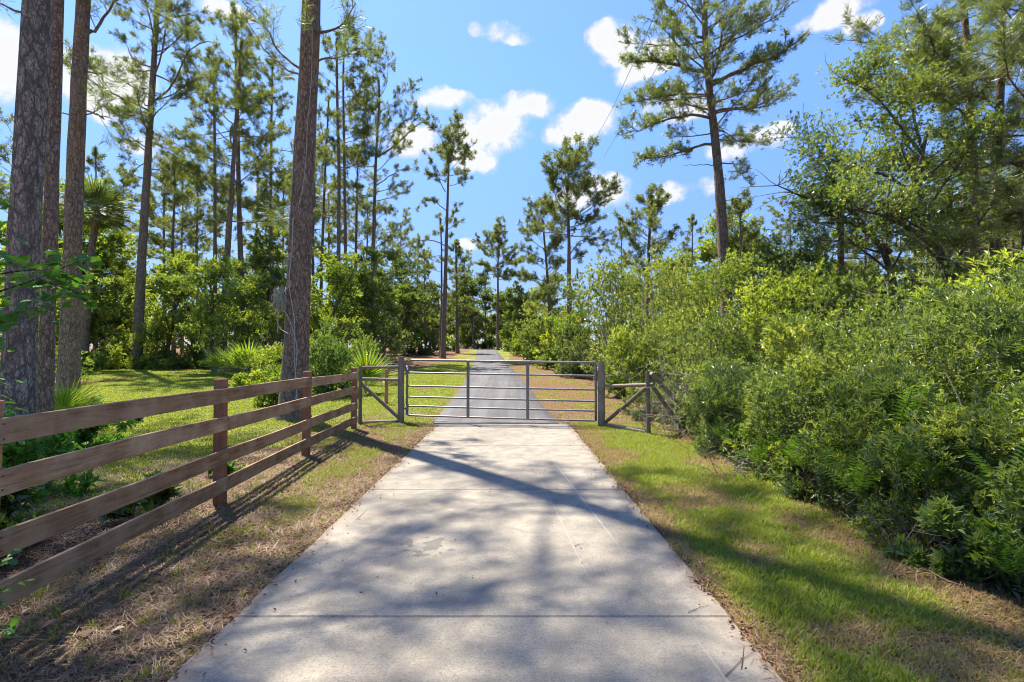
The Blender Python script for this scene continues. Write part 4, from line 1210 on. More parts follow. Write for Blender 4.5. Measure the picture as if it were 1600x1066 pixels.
TREES_L = [
    (335, 28, 7.0, 2.8, 171, 'leaf_bright', 'sunlit leafy tree behind the big palmetto clump'),
    (392, 30, 7.5, 2.8, 172, 'leaf_bright', 'light green tree between the close pine group and the vine hung trunk'),
    (540, 33, 9.0, 2.8, 173, 'leaf_bright', 'light leafy tree rising past the vine hung trunk'),
    (585, 36, 8.0, 3.0, 174, 'leaf_mid', 'green tree below the open crowned pine'),
    (470, 38, 11.5, 3.0, 175, 'leaf_mid', 'leafy tree whose top shows around the vine hung trunk'),  # px, Y, H, R, seed, leaf, label
    (20, 24, 8.5, 3.6, 71, 'leaf_bright', 'pale green tree showing beyond the thickest grey trunk'),
    (160, 33, 7.8, 3.2, 72, 'leaf_mid', 'leafy tree standing under the drooping palm crown'),
    (190, 36, 8.2, 3.0, 73, 'leaf_bright', 'loose leafed tree between the palm and the leaning pine'),
    (262, 31, 6.6, 2.8, 74, 'leaf_bright', 'sunlit yellow green tree just past the leaning pine'),
    (305, 35, 9.0, 3.2, 75, 'leaf_bright', 'tall yellow green tree in front of the thin straight pine pole'),
    (415, 38, 10.0, 3.4, 76, 'leaf_mid', 'green tree filling the gap beside the vine hung trunk'),
    (505, 30, 8.0, 2.8, 77, 'leaf_bright', 'bright young tree against the shaded side of the vine hung trunk'),
    (445, 44, 13.0, 3.6, 78, 'leaf_bright', 'tall thin leaved tree rising between the slender pine and the vine hung trunk'),
    (560, 37, 10.5, 3.2, 79, 'leaf_mid', 'leafy tree below the slim pine poles'),
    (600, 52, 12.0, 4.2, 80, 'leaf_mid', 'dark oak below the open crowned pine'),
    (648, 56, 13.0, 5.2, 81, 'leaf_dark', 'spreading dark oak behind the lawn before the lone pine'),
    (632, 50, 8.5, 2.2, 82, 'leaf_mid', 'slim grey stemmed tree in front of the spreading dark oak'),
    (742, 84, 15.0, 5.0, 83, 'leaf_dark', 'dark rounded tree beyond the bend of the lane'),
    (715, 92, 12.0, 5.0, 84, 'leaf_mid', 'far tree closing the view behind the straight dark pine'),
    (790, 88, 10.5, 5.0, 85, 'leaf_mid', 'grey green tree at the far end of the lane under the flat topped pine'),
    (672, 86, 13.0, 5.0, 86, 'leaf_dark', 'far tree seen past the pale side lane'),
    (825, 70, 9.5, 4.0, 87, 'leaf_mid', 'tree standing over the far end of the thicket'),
    (100, 32, 9.0, 3.4, 88, 'leaf_bright', 'yellow green tree between the two thick trunks'),
    (235, 44, 11.5, 3.6, 89, 'leaf_mid', 'taller tree set back behind the leaning pine'),
]
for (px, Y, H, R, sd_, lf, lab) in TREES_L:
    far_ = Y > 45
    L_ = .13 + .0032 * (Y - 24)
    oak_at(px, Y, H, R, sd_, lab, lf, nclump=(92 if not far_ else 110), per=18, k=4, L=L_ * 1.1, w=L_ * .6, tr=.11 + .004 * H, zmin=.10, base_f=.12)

# background wood behind, copies of a few kinds
proto_b = []
for q, (H, R, lf, sd_) in enumerate(((10, 4.2, 'leaf_mid', 91), (9, 3.8, 'leaf_mid', 92), (12, 4.4, 'leaf_bright', 93), (8, 3.6, 'leaf_bright', 94))):
    proto_b.append((broadleaf_parts(H, R, sd_, M['bark_oak'], M[lf], nclump=120, per=26, k=4, L=.24, w=.13, tr=.18, zmin=.06, base_f=.08), H))
back = []
rb_ = random.Random(5)
for (x0, x1, Y0, Y1, n, zn) in ((-62, -20, 44, 56, 6, 'behind the leaning pine'), (-50, -10, 60, 78, 8, 'behind the dark oaks'), (-24, 2, 96, 112, 8, 'closing the end of the lane'), (4, 26, 78, 100, 6, 'behind the far end of the thicket'), (12, 34, 44, 66, 6, 'behind the young bushy pine'), (16, 34, 24, 40, 5, 'behind the thicket and the oaks'), (-44, -26, 30, 40, 4, 'beyond the thick grey trunk')):
    for i in range(n):
        x = x0 + (x1 - x0) * (i + .5 + rb_.uniform(-.3, .3)) / n
        y = rb_.uniform(Y0, Y1)
        back.append((x, y, zn))
root0 = {}
for i, (x, y, zone) in enumerate(back):
    q = i % 4
    rank = sorted([abs(b[0] + 1) for b in back if b[2] == zone]).index(abs(x + 1))
    lab = ('round', 'low green', 'tall green', 'pale green')[i % 4] + ' far wood tree ' + zone + ', ' + ('nearest the lane', 'second', 'third', 'fourth', 'fifth', 'sixth', 'seventh', 'eighth', 'ninth', 'tenth', 'farthest out', 'last')[rank] + (' from the lane' if 0 < rank < 10 else '')
    loc = Vector((x, y, float(terrain(x, y)) - .1))
    if q not in root0:
        root0[q] = plant_tree('broadleaf_tree', loc, proto_b[q][0], lab, 'tree', 'trees of the far wood')
        root0[q].rotation_euler = (0, 0, rb_.uniform(0, 6.28))
    else:
        copy_tree(root0[q], loc, rb_.uniform(0, 6.28), lab, rb_.uniform(.8, 1.25))
# far pines over the wood
pr = [pine_parts([(0, 0, -.1), (.1, 0, 5), (.3, .1, 11), (.2, .2, 17), (.3, .2, 20)], .22, .06, c, 3.4, 28, s, M['bark_brown'], M['needle'], k=9, w=0.0412, L=0.356, sides=7, shape=sh) for c, s, sh in ((.5, 101, 'round'), (.42, 102, 'flat'), (.35, 103, 'tall'))]
FP = ['far pine just past the leaning dark trunk', 'far pine between the leaning trunk and the thin straight pole', 'far pine behind the slender pine by the vine hung trunk', 'far pine hidden by the vine hung trunk on its near side',
      'far pine showing between the vine hung trunk and the slim poles', 'far pine over the spreading dark oak', 'far pine just before the lone tall pine', 'far pine past the straight dark pine', 'distant pine right over the bend of the lane', 'distant pine just past the flat topped pine',
      'far pine behind the thin straight pole', 'far pine over the shaggy palm', 'tall far pine between palm and leaning trunk', 'far pine seen beside the thickest grey trunk', 'far pine between the slim and the second thick trunk', 'far pine close before the vine hung trunk',
      'far pine behind the grey stemmed tree', 'tall far pine within the close pine group', 'small far pine below the bushy topped young pine', 'small pine behind the dark leaved oak', 'small pine between young pine and broad pine', 'tall far pine behind the open crowned pine', 'tallest far pine behind the crooked one',
      'low far pine whose top touches the lone tall pine', 'far pine nearest behind the leaning trunk', 'low pine under the oak limbs', 'low pine behind the dense oak crown', 'low pine behind the crooked limbed oak', 'low pine behind the outermost dark trunk']
rp_ = {}
far_p = [(255, 50, .95), (285, 58, 1.0), (400, 55, 1.05), (460, 60, 1.1), (515, 62, 1.0), (610, 75, .95), (650, 82, .9), (725, 95, .85), (757, 100, .8), (805, 110, .72), (310, 47, .9),
         (150, 48, 1.0), (185, 60, 1.1), (20, 45, 1.0), (60, 55, 1.0), (445, 50, .9), (625, 66, .85), (352, 62, 1.1), (970, 55, .72), (1240, 40, .62), (1080, 45, .66), (575, 70, 1.05), (490, 55, 1.1), (665, 60, .62), (272, 42, .85),
         (1350, 30, .55), (1430, 26, .52), (1480, 24, .56), (1585, 20, .5)]
for i, (px, Y, sc_) in enumerate(far_p):
    x = at(px, 533, Y).x
    loc = Vector((x, Y, float(terrain(x, Y)) - .1)); q = i % 3
    lab = FP[i]
    if q not in rp_:
        rp_[q] = plant_tree('pine_tree', loc, pr[q], lab, 'tree', 'far pines', rb_.uniform(0, 6), sc_)
    else:
        copy_tree(rp_[q], loc, rb_.uniform(0, 6.28), lab, sc_)

# ------------------------------------------------------------------ palms and palmettos
def fan_frond(name, R, petiole, nseg, mat, seed, droop=.35, arc=2.5, w=.03):
    """stiff fan leaf: petiole along +Y then radiating blades; blades split"""
    r = random.Random(seed)
    V, Tq = [], []
    t_pts = [(0, petiole * s, .10 * petiole * math.sin(s * 2.2)) for s in np.linspace(0, 1, 5)]
    for i, p in enumerate(t_pts):
        for a in (0, 2.09, 4.19): V.append((p[0] + .008 * math.cos(a), p[1], p[2] + .008 * math.sin(a)))
    faces = []
    for i in range(4):
        for k in range(3): faces.append((i * 3 + k, i * 3 + (k + 1) % 3, i * 3 + 3 + (k + 1) % 3, i * 3 + 3 + k))
    hub = np.array(t_pts[-1])
    tri = []
    for i in range(nseg):
        a = -arc / 2 + arc * i / (nseg - 1)
        d = np.array([math.sin(a), math.cos(a), .18 * math.cos(a * 1.5) + r.uniform(-.05, .05)]); d /= np.linalg.norm(d)
        L = R * r.uniform(.86, 1.05) * (1 - .12 * abs(a) / (arc / 2))
        s = np.array([math.cos(a), -math.sin(a), 0])
        up = np.array([0, 0, 1.0])
        b = len(V)
        p1 = hub + d * L * .5; p2 = hub + d * L - up * droop * L * r.uniform(.10, .4)
        V += [tuple(hub), tuple(p1 + s * w - up * .006), tuple(p1 + up * .012), tuple(p1 - s * w - up * .006), tuple(p2)]
        tri += [(b, b + 1, b + 2), (b, b + 2, b + 3), (b + 2, b + 1, b + 4), (b + 2, b + 4, b + 3)]
    n = len(faces) + len(tri)
    base = r.uniform(.3, .7)
    return np_mesh(name, V, [np.array(faces), np.array(tri)], mat, False, np.clip(base + np.random.default_rng(seed).normal(0, .12, n), 0, 1))


FR = {nm: [fan_frond('frond', 1, .55, 17, M[mt], 200 + i + 10 * q, w=.028) for i in range(4)] for q, (nm, mt) in enumerate((('y', 'palmetto'), ('d', 'palm_dark')))}


def palmetto(px, Y, R, n, key, label, seed, z=0.05, tilt=(.5, 1.25), face=None):
    r = random.Random(seed)
    b = base_at(px, Y); b.z += z
    o = empty('palmetto', b, label, 'palmetto', 'palmetto palms')
    for i in range(n):
        az = i * 2.399 + r.gauss(0, .2)
        el_ = r.uniform(*tilt)
        m_ = Matrix.Rotation(az, 4, 'Z') @ Matrix.Rotation(el_, 4, 'X') @ Matrix.Rotation(r.uniform(-.5, .5), 4, 'Y')
        f = link('frond', FR[key][r.randint(0, 3)], o)
        f.matrix_local = m_ @ Matrix.Scale(R * r.uniform(.75, 1.1), 4)
    return o


palmetto(385, 24, 1.35, 16, 'y', 'big bright palmetto clump at the lawn edge before the close pine group', 1)
palmetto(350, 25, 1.1, 11, 'y', 'smaller palmetto fans spilling out beside the big bright clump', 2)
palmetto(318, 31, 1.15, 10, 'd', 'dark palmetto standing behind the lawn left of the bright clump', 3)
palmetto(423, 21, .75, 9, 'y', 'low palmetto fans half buried in leaves near the vine hung trunk', 4)
palmetto(572, 17.5, 1.10, 12, 'y', 'tall yellow green palmetto above the end of the board fence', 5, tilt=(.9, 1.5))
palmetto(545, 19, .8, 9, 'd', 'dusty dark palmetto in the leaves behind the fence end', 6, tilt=(.8, 1.5))
palmetto(93, 9.2, .62, 10, 'y', 'small yellow palmetto at the foot of the second thick pine', 7, tilt=(.5, 1.3), z=.25)
palmetto(600, 21, .7, 8, 'd', 'flattened grey palmetto leaves lying behind the log brace', 8, tilt=(.15, .6))
palmetto(250, 31, .9, 8, 'd', 'dark palmetto at the foot of the leaning pine', 9)
palmetto(640, 55, 1.6, 9, 'd', 'far palmetto under the spreading dark oak', 10)

# sabal palm
pb = base_at(133, 30)
pt = Tubes()
ptop = at(152, 330, 30)
pth = resample([(0, 0, -.2), at(134, 500, 30) - pb, at(139, 420, 30) - pb, ptop - pb], 12)
pt.add(pth, np.linspace(.22, .17, 12), 10, wob=.05)
palm = empty('sabal_palm', pb, 'tall cabbage palm with a shaggy round crown seen past the second thick pine', 'palm')
link('trunk', pt.mesh('trunk', M['bark_brown'], True), palm)
rr_ = random.Random(77)
for i in range(40):
    az = i * 2.399; el_ = 1.35 - 2.1 * (i / 39) ** .8
    m_ = Matrix.Translation(ptop - pb) @ Matrix.Rotation(az, 4, 'Z') @ Matrix.Rotation(el_, 4, 'X')
    f = link('frond', FR['d'][rr_.randint(0, 3)], palm)
    f.matrix_local = m_ @ Matrix.Scale(1.55 * rr_.uniform(.8, 1.1), 4)

# ------------------------------------------------------------------ shrubs
def shrub_at(px, Y, W_, H, seed, label, leaf='leaf_mid', X=None, D_=None, group='shrubs', name='shrub', **kw):
    if X is None: b = base_at(px, Y)
    else: b = Vector((X, Y, float(terrain(X, Y)) - .03))
    return plant_tree(name, b, shrub_parts(W_, D_ or W_, H, seed, M[leaf], **kw), label, 'shrub', group, names=('stems', 'foliage'))


# understorey left, behind the lawn and by the fence
SH_L = [
    (300, 30.5, 2.6, 2.6, 'leaf_bright', 'sunny bush between the leaning pine and the bright palmettos', dict(L=.12, w=.055, n=1500)),
    (170, 31, 3.2, 2.6, 'leaf_mid', 'shady bush at the back of the lawn under the palm', dict(L=.12, w=.055, n=1500)),
    (238, 30.2, 2.4, 3.6, 'leaf_bright', 'yellow leaved bush right behind the leaning pine foot', dict(L=.12, w=.055, n=1500)),
    (200, 32, 3.6, 4.4, 'leaf_mid', 'tall shady bush at the back of the lawn', dict(L=.13, w=.06, n=1700)),
    (265, 29.6, 2.2, 1.7, 'leaf_bright', 'low sunlit bush on the lawn edge between leaning pine and palmettos', dict(L=.11, w=.05, n=1000)),
    (172, 29.5, 2.4, 1.5, 'leaf_bright', 'low sunlit bush on the lawn edge between palm and leaning pine', dict(L=.11, w=.05, n=1000)),
    (132, 28, 2.8, 1.6, 'leaf_mid', 'low bush at the palm foot', dict(L=.11, w=.05, n=1200)),
    (405, 17, 1.6, 1.25, 'leaf_bright', 'low bright bush in front of the big palmetto clump', dict(L=.085, w=.045, n=1500)),
    (435, 14, 1.3, 1.45, 'leaf_bright', 'leafy bush pressed against the near side of the vine hung trunk', dict(L=.075, w=.04, n=1800)),
    (425, 22, 2.2, 1.9, 'leaf_bright', 'bush with pale tips behind the near leafy bush', dict(L=.09, w=.045, n=1500)),
    (520, 16.5, 2.0, 2.35, 'leaf_cool', 'dense fresh green bush between the vine hung trunk and the tall palmetto', dict(L=.085, w=.04, n=2400)),
    (498, 22, 2.2, 3.2, 'leaf_bright', 'lighter bush rising over the dense fresh green one', dict(L=.09, w=.045, n=1700)),
    (555, 24, 2.6, 2.9, 'leaf_cool', 'bush standing behind the tall yellow green palmetto', dict(L=.10, w=.045, n=1700)),
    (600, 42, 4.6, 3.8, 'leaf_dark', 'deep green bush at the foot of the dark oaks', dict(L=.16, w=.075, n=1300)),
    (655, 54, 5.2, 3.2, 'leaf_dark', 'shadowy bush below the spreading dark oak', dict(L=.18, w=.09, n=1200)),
    (455, 34, 4.2, 4.4, 'leaf_bright', 'broad bush behind the clearing by the vine hung trunk', dict(L=.13, w=.06, n=1500)),
    (20, 19, 4.0, 4.6, 'leaf_bright', 'pale bush beyond the thickest grey trunk', dict(L=.10, w=.05, n=1900)),
    (68, 24, 3.4, 3.4, 'leaf_mid', 'bush filling the gap between the slim and the second thick trunk', dict(L=.11, w=.05, n=1500)),
    (700, 66, 3.0, 2.2, 'leaf_bright', 'light green bush behind the lone tall pine', dict(L=.18, w=.09, n=900)),
    (735, 88, 5.0, 3.0, 'leaf_mid', 'bush on the bend of the lane', dict(L=.22, w=.1, n=1000)),
    (768, 86, 4.6, 3.4, 'leaf_dark', 'dark bush closing the end of the lane', dict(L=.22, w=.1, n=1000)),
]
for i, (px, Y, W_, H, lf, lab, kw) in enumerate(SH_L):
    kw['n'] = int(kw['n'] * .8)
    shrub_at(px, Y, W_, H, 300 + i, lab, lf, k=5, lobes=16, shoots=12, **kw)

# low leafy seedlings round the foot of the thick trunks, behind the fence
SEED = [(-4.0, 3.6, 1.0, .65, 'leafy seedlings behind the nearest fence panel'), (-5.2, 5.4, 1.3, .95, 'oak seedlings in the shade at the foot of the thickest trunk'),
        (-3.5, 4.7, .7, .40, 'low sunlit seedling between the fence and the lawn'), (-6.2, 7.4, 1.3, .8, 'seedlings growing at the foot of the slim reddish trunk'),
        (-3.6, 2.9, .9, .55, 'dark leafy seedlings under the second lowest board'), (-4.5, 2.9, 1.3, 1.15, 'tallest clump of seedlings by the near fence post'),
        (-8.6, 10.8, 1.3, .7, 'seedlings at the foot of the second thick pine'), (-3.55, 6.2, .5, .22, 'small green weed on the straw behind the fence')]
for i, (x, y, W_, H, lab) in enumerate(SEED):
    shrub_at(0, y, W_, H, 330 + i, lab, 'leaf_oak' if i % 2 else 'leaf_cool', X=x, group='seedlings behind the fence', name='seedling_clump', n=(260 if W_ > .8 else 120), k=5, L=.10, w=.05, lobes=9, shoots=5, up=.1)

# the thicket on the right
TH = [  # X offset from hedge edge, Y, W, H, leaf, n, L, label
    (.75, 2.9, 1.4, 1.15, 'leaf_mid', 2600, .050, 'low fresh green bush nearest the viewer at the verge edge'),
    (.80, 4.1, 1.5, 1.20, 'leaf_thicket', 2800, .048, 'low dense bush second along the verge edge'),
    (.72, 5.2, 1.5, 1.45, 'leaf_thicket', 2800, .055, 'dense low bush third along the verge edge behind the ferns'),
    (.70, 6.4, 1.6, 1.65, 'leaf_thicket', 2800, .058, 'leafy bush on the verge edge with brown stalks at its foot'),
    (.60, 7.7, 1.7, 1.55, 'leaf_willow', 2800, .058, 'willowy green bush on the verge edge midway to the log brace'),
    (.65, 9.0, 1.5, 1.45, 'leaf_thicket', 2400, .060, 'bush growing up round the log brace stays'),
    (1.9, 3.9, 2.0, 2.15, 'leaf_mid', 3600, .058, 'head high thicket bush nearest the viewer behind the ferns'),
    (2.1, 5.3, 2.2, 2.55, 'leaf_willow', 4200, .060, 'sunlit thicket bush with pale shoots behind the low front row'),
    (2.2, 6.9, 2.3, 2.75, 'leaf_thicket', 4200, .062, 'thicket bush with yellow tips in the second row'),
    (2.1, 8.6, 2.3, 2.60, 'leaf_thicket', 3800, .064, 'thicket bush beside the dark hollow'),
    (1.2, 11.4, 2.2, 2.6, 'leaf_thicket', 3200, .066, 'thicket bush just past the log brace'),
    (3.9, 5.2, 2.6, 2.85, 'leaf_thicket', 4000, .064, 'yellow green bush in the third row under the outermost pines'),
    (4.2, 7.3, 2.8, 3.20, 'leaf_bright', 4200, .066, 'tall bush in the third row below the oak limbs'),
    (4.1, 9.7, 2.9, 3.25, 'leaf_thicket', 4000, .070, 'tall bush below the short straight trunk'),
    (3.4, 12.2, 3.0, 4.2, 'leaf_bright', 3800, .072, 'rounded bright bush standing over the dark hollow'),
    (2.4, 14.2, 3.0, 4.9, 'leaf_bright', 3800, .076, 'tall airy bush with yellow tips above the gate'),
    (1.3, 13.4, 2.0, 2.9, 'leaf_thicket', 2200, .070, 'low bush behind the gate end of the thicket'),
    (6.3, 7.6, 3.0, 3.6, 'leaf_mid', 3000, .075, 'high bush at the foot of the outermost long needled pine'),
    (6.6, 10.5, 3.2, 3.9, 'leaf_mid', 3000, .08, 'high bush behind the oak trunk'),
    (6.0, 13.6, 3.2, 4.4, 'leaf_mid', 3000, .085, 'tall bush under the dark leaved oak'),
    (4.4, 16.2, 3.4, 5.4, 'leaf_thicket', 3400, .085, 'tallest thicket bush at the foot of the broad pine'),
    (2.0, 17.6, 3.2, 5.4, 'leaf_thicket', 3000, .085, 'light tipped bush under the young bushy pine'),
    (.9, 16.8, 1.9, 2.6, 'leaf_bright', 1700, .08, 'low sunlit bush at the straw strip past the gate'),
    (1.7, 22, 3.6, 6.0, 'leaf_thicket', 2600, .10, 'bush on the lane side midway along the thicket'),
    (4.6, 21, 4.0, 6.3, 'leaf_thicket', 2600, .10, 'tall bush set back midway along the thicket'),
    (.9, 26, 2.4, 3.0, 'leaf_dark', 1500, .11, 'round dark bush beside the lane'),
    (2.2, 28, 4.4, 6.7, 'leaf_thicket', 2200, .12, 'bush below the round crowned pine'),
    (1.2, 33, 3.0, 3.9, 'leaf_bright', 1500, .13, 'yellowish bush beside the lane past the round dark bush'),
    (3.0, 36, 5.2, 7.6, 'leaf_thicket', 1900, .14, 'tall bush under the smaller leaning pine'),
    (1.2, 41, 3.2, 4.2, 'leaf_mid', 1300, .15, 'middling bush far down the lane side'),
    (2.8, 47, 5.4, 7.4, 'leaf_thicket', 1600, .17, 'large bush far down the lane side'),
    (1.2, 52, 3.4, 3.4, 'leaf_bright', 1200, .18, 'bright bush near the far end of the thicket'),
    (2.6, 60, 5.4, 6.6, 'leaf_mid', 1300, .20, 'big bush at the far end of the thicket'),
    (1.2, 68, 4.0, 3.4, 'leaf_bright', 1000, .22, 'last light green bush where the lane bends'),
    (.30, 3.5, .8, .55, 'leaf_cool', 700, .055, 'knee high leafy growth right at the verge nearest the viewer'),
    (.32, 4.7, .9, .60, 'leaf_willow', 800, .05, 'knee high weeds below the low dense bush'),
    (.25, 5.8, .8, .50, 'leaf_thicket', 700, .05, 'low sprawling weeds at the verge edge beneath the ferns'),
    (.30, 6.9, .9, .65, 'leaf_cool', 800, .055, 'low leafy weeds midway along the verge edge'),
    (.30, 8.2, .9, .70, 'leaf_willow', 800, .055, 'low willowy weeds near the log brace'),
    (.35, 9.7, 1.0, 1.0, 'leaf_thicket', 900, .055, 'weedy growth pushing through the log brace stays'),
    (-.1, 11.3, 1.0, .8, 'leaf_thicket', 800, .06, 'low growth behind the log brace rail'),
    (.2, 12.6, 1.1, 1.1, 'leaf_mid', 900, .06, 'small bush behind the gate post'),
    (7.6, 18, 4.0, 5.4, 'leaf_mid', 2200, .11, 'deep set bush seen under the dark leaved oak'),
    (7.0, 25, 4.8, 6.6, 'leaf_mid', 2000, .13, 'deep set bush behind the broad pine'),
    (6.6, 32, 5.0, 6.4, 'leaf_mid', 1700, .16, 'deep set bush behind the young bushy pine'),
]
for i, (dx, Y, W_, H, lf, n, L_, lab) in enumerate(TH):
    big = H > 3.4
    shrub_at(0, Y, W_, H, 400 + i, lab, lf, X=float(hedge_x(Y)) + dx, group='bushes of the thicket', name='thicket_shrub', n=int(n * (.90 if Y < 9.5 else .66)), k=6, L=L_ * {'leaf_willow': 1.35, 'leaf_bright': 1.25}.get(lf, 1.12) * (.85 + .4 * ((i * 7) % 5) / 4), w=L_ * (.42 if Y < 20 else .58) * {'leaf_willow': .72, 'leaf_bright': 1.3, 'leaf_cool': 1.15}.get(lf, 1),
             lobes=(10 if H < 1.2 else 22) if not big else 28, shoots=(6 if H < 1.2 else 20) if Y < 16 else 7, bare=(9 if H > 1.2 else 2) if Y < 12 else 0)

# dead grey brush by the log brace
def brush(x, y, W_, H, n, seed, label, mat='twig_pale'):
    n = n // 2
    r = random.Random(seed)
    b = Vector((x, y, float(terrain(x, y)) - .03)); t = Tubes()
    for i in range(n):
        p0 = (r.gauss(0, W_ * .3), r.gauss(0, W_ * .25), 0)
        pts = limb(p0, (r.gauss(0, .55), r.gauss(0, .5), 1), H * r.uniform(.5, 1.1), 6, -.04, .16, r)
        t.add(pts, np.linspace(.006, .002, 7), 3)
        for _ in range(4):
            j = r.randint(2, 5)
            p2 = limb(pts[j], (r.gauss(0, 1), r.gauss(0, 1), r.uniform(-.2, .8)), H * r.uniform(.15, .35), 3, 0, .2, r)
            t.add(p2, [.003, .0025, .002, .001], 3)
    return tag(link('dead_brush', t.mesh('dead_brush', M[mat], False), loc=b), label, 'brush', 'dead brush')


brush(3.15, 9.2, .9, 1.55, 60, 1, 'tangle of grey dead twigs beside the log brace')
brush(3.0, 10.3, 1.0, 1.9, 60, 2, 'taller dead twigs behind the log brace stays')
brush(3.35, 7.6, .7, .8, 40, 3, 'grey dead stalks at the thicket edge nearer than the log brace')
brush(3.1, 5.1, .6, .75, 45, 4, 'brown dead stalks at the foot of the low bushes', 'twig')
brush(3.1, 3.8, .6, .6, 40, 5, 'dead brown stems in the nearest part of the thicket edge', 'twig')
brush(2.95, 6.3, .6, .5, 40, 6, 'short dry stalks at the verge edge', 'twig_pale')

# ferns at the thicket edge
def fern_frond(name, seed):
    r = random.Random(seed)
    n = 17
    V, tri = [], []
    spine = [np.array([0, s, .34 * math.sin(s * 1.9) ]) for s in np.linspace(0, 1, n + 1)]
    for i in range(n):
        p = spine[i]; q = spine[i + 1]
        b = len(V); V += [tuple(p + [.004, 0, 0]), tuple(p - [.004, 0, 0]), tuple(q)]; tri.append((b, b + 1, b + 2))
        if i < 3: continue
        s = i / n
        L = .20 * math.sin(math.pi * min(1, .18 + .8 * s)) + .02
        d = q - p; d /= np.linalg.norm(d)
        for sg in (-1, 1):
            o = np.array([sg, 0, 0]) * .9 + d * .42 + np.array([0, 0, -.12]); o /= np.linalg.norm(o)
            b = len(V)
            V += [tuple(p - d * .006), tuple(p + o * L * .45 + d * .017), tuple(p + o * L - np.array([0, 0, .03])), tuple(p + o * L * .45 - d * .014)]
            tri += [(b, b + 1, b + 2), (b, b + 2, b + 3)]
    return np_mesh(name, V, [np.array(tri)], M['fern'], False, np.random.default_rng(seed).uniform(.2, .8, len(tri)))


FF = [fern_frond('frond', 500 + i) for i in range(4)]
FERNS = [(2.98, 4.35, .80, 11, 'sword fern at the thicket edge among dead stalks', .28), (3.25, 3.95, .85, 12, 'large fern arching above the nearest low bush', .45), (3.35, 3.35, .8, 11, 'fern at the end of the thicket nearest the viewer', .50),
         (3.02, 5.2, .75, 11, 'bright fern before the dense low bush', .30), (3.02, 6.1, .65, 9, 'fern on the verge edge farther along', .15), (3.1, 7.3, .7, 9, 'fern beside the willowy green bush', .2), (3.55, 4.6, .95, 12, 'fern standing high between the low and the head high bushes', .72),
         (3.3, 8.4, .6, 8, 'fern nearest to the log brace', .15), (3.0, 3.0, .6, 10, 'small fern low at the very near edge of the thicket', .18)]
for i, (x, y, R, n, lab, dz) in enumerate(FERNS):
    r = random.Random(600 + i)
    o = empty('fern', (x, y, float(terrain(x, y)) + dz), lab, 'fern', 'ferns at the thicket edge')
    for k in range(n):
        f = link('frond', FF[r.randint(0, 3)], o)
        f.matrix_local = Matrix.Rotation(k * 2.399 + r.gauss(0, .2), 4, 'Z') @ Matrix.Rotation(r.uniform(.25, .95), 4, 'X') @ Matrix.Rotation(r.uniform(-.4, .4), 4, 'Y') @ Matrix.Scale(R * r.uniform(.42, .72), 4)

# ------------------------------------------------------------------ oak sapling at the left edge, its leaves hang into view
def oak_leaf(name, seed):
    """lobed leaf along +Y, 1 m long, with a raised midrib"""
    r = random.Random(seed)
    out = [(0, 0), (.07, .12), (.12, .26), (.20, .36), (.15, .46), (.27, .60), (.22, .68), (.30, .80), (.20, .93), (.08, .97), (0, 1.0)]
    V = [(0, y, .02 + .06 * math.sin(y * 3)) for x, y in out]
    n = len(out)
    V += [(x, y + r.uniform(-.01, .01), .06 * math.sin(y * 3) + x * .25 - .10 * y * y) for x, y in out[1:-1]]
    V += [(-x, y + r.uniform(-.01, .01), .06 * math.sin(y * 3) + x * .25 - .10 * y * y) for x, y in out[1:-1]]
    tri = []
    for side in (0, 1):
        o = n + side * (n - 2)
        idx = [0] + [o + i for i in range(n - 2)] + [n - 1]
        for i in range(n - 1):
            a, b, c, d = i, i + 1, idx[i + 1], idx[i]
            for f in ((a, b, c), (a, c, d)):
                if len(set(f)) == 3: tri.append(f if side else f[::-1])
    return np_mesh(name, V, [np.array(tri)], M['leaf_oak'], False, np.full(len(tri), r.uniform(.2, .8)))


OL = [oak_leaf('leaf', 700 + i) for i in range(6)]
sb = Vector((-3.45, 3.1, float(terrain(-3.45, 3.1))))
sap = empty('oak_sapling', sb, 'leafy oak sapling reaching over the fence in front of the thick trunks', 'sapling')
t = Tubes()
br_pts = [[(0, 0, 0), (.02, .0, .9), (-.03, .05, 1.7), (.05, .0, 2.3)]]
tw = []
for pts in ([(-45, 470, 3.1), (0, 455, 3.1), (50, 440, 3.15), (105, 415, 3.2), (150, 398, 3.25)], [(-45, 520, 3.0), (0, 500, 3.0), (45, 480, 3.0), (75, 478, 3.0)],
            [(-45, 440, 3.2), (10, 425, 3.3), (70, 420, 3.3), (120, 440, 3.3)], [(-40, 600, 3.3), (0, 590, 3.3), (20, 592, 3.3)], [(60, 436, 3.15), (100, 450, 3.1), (140, 462, 3.1)], [(-45, 380, 3.4), (-10, 370, 3.4), (16, 362, 3.4)], [(-45, 330, 3.5), (-20, 318, 3.5), (5, 312, 3.5)],
            [(-45, 660, 3.6), (0, 655, 3.6), (40, 668, 3.6)]):
    tw.append([np.array(at(*p) - sb) for p in pts])
t.add(resample(br_pts[0], 12), np.linspace(.022, .008, 12), 7)
for p in tw: t.add(resample(p, 10), np.linspace(.008, .002, 10), 5)
link('stem', t.mesh('stem', M['bark_oak'], True), sap)
r = random.Random(9)


def hang_leaf(p, parent, size, az=None):
    d = Vector((r.gauss(0, 1), r.gauss(0, 1) - .2, r.gauss(-.15, .35))).normalized()
    n = Vector((r.gauss(0, .45), r.gauss(0, .45), 1)).normalized()
    s = d.cross(n).normalized(); n = s.cross(d)
    f = link('leaf', OL[r.randint(0, 5)], parent)
    m_ = Matrix((s, d, n)).transposed().to_4x4()
    f.matrix_local = Matrix.Translation(p) @ m_ @ Matrix.Scale(size * r.uniform(.75, 1.15), 4)


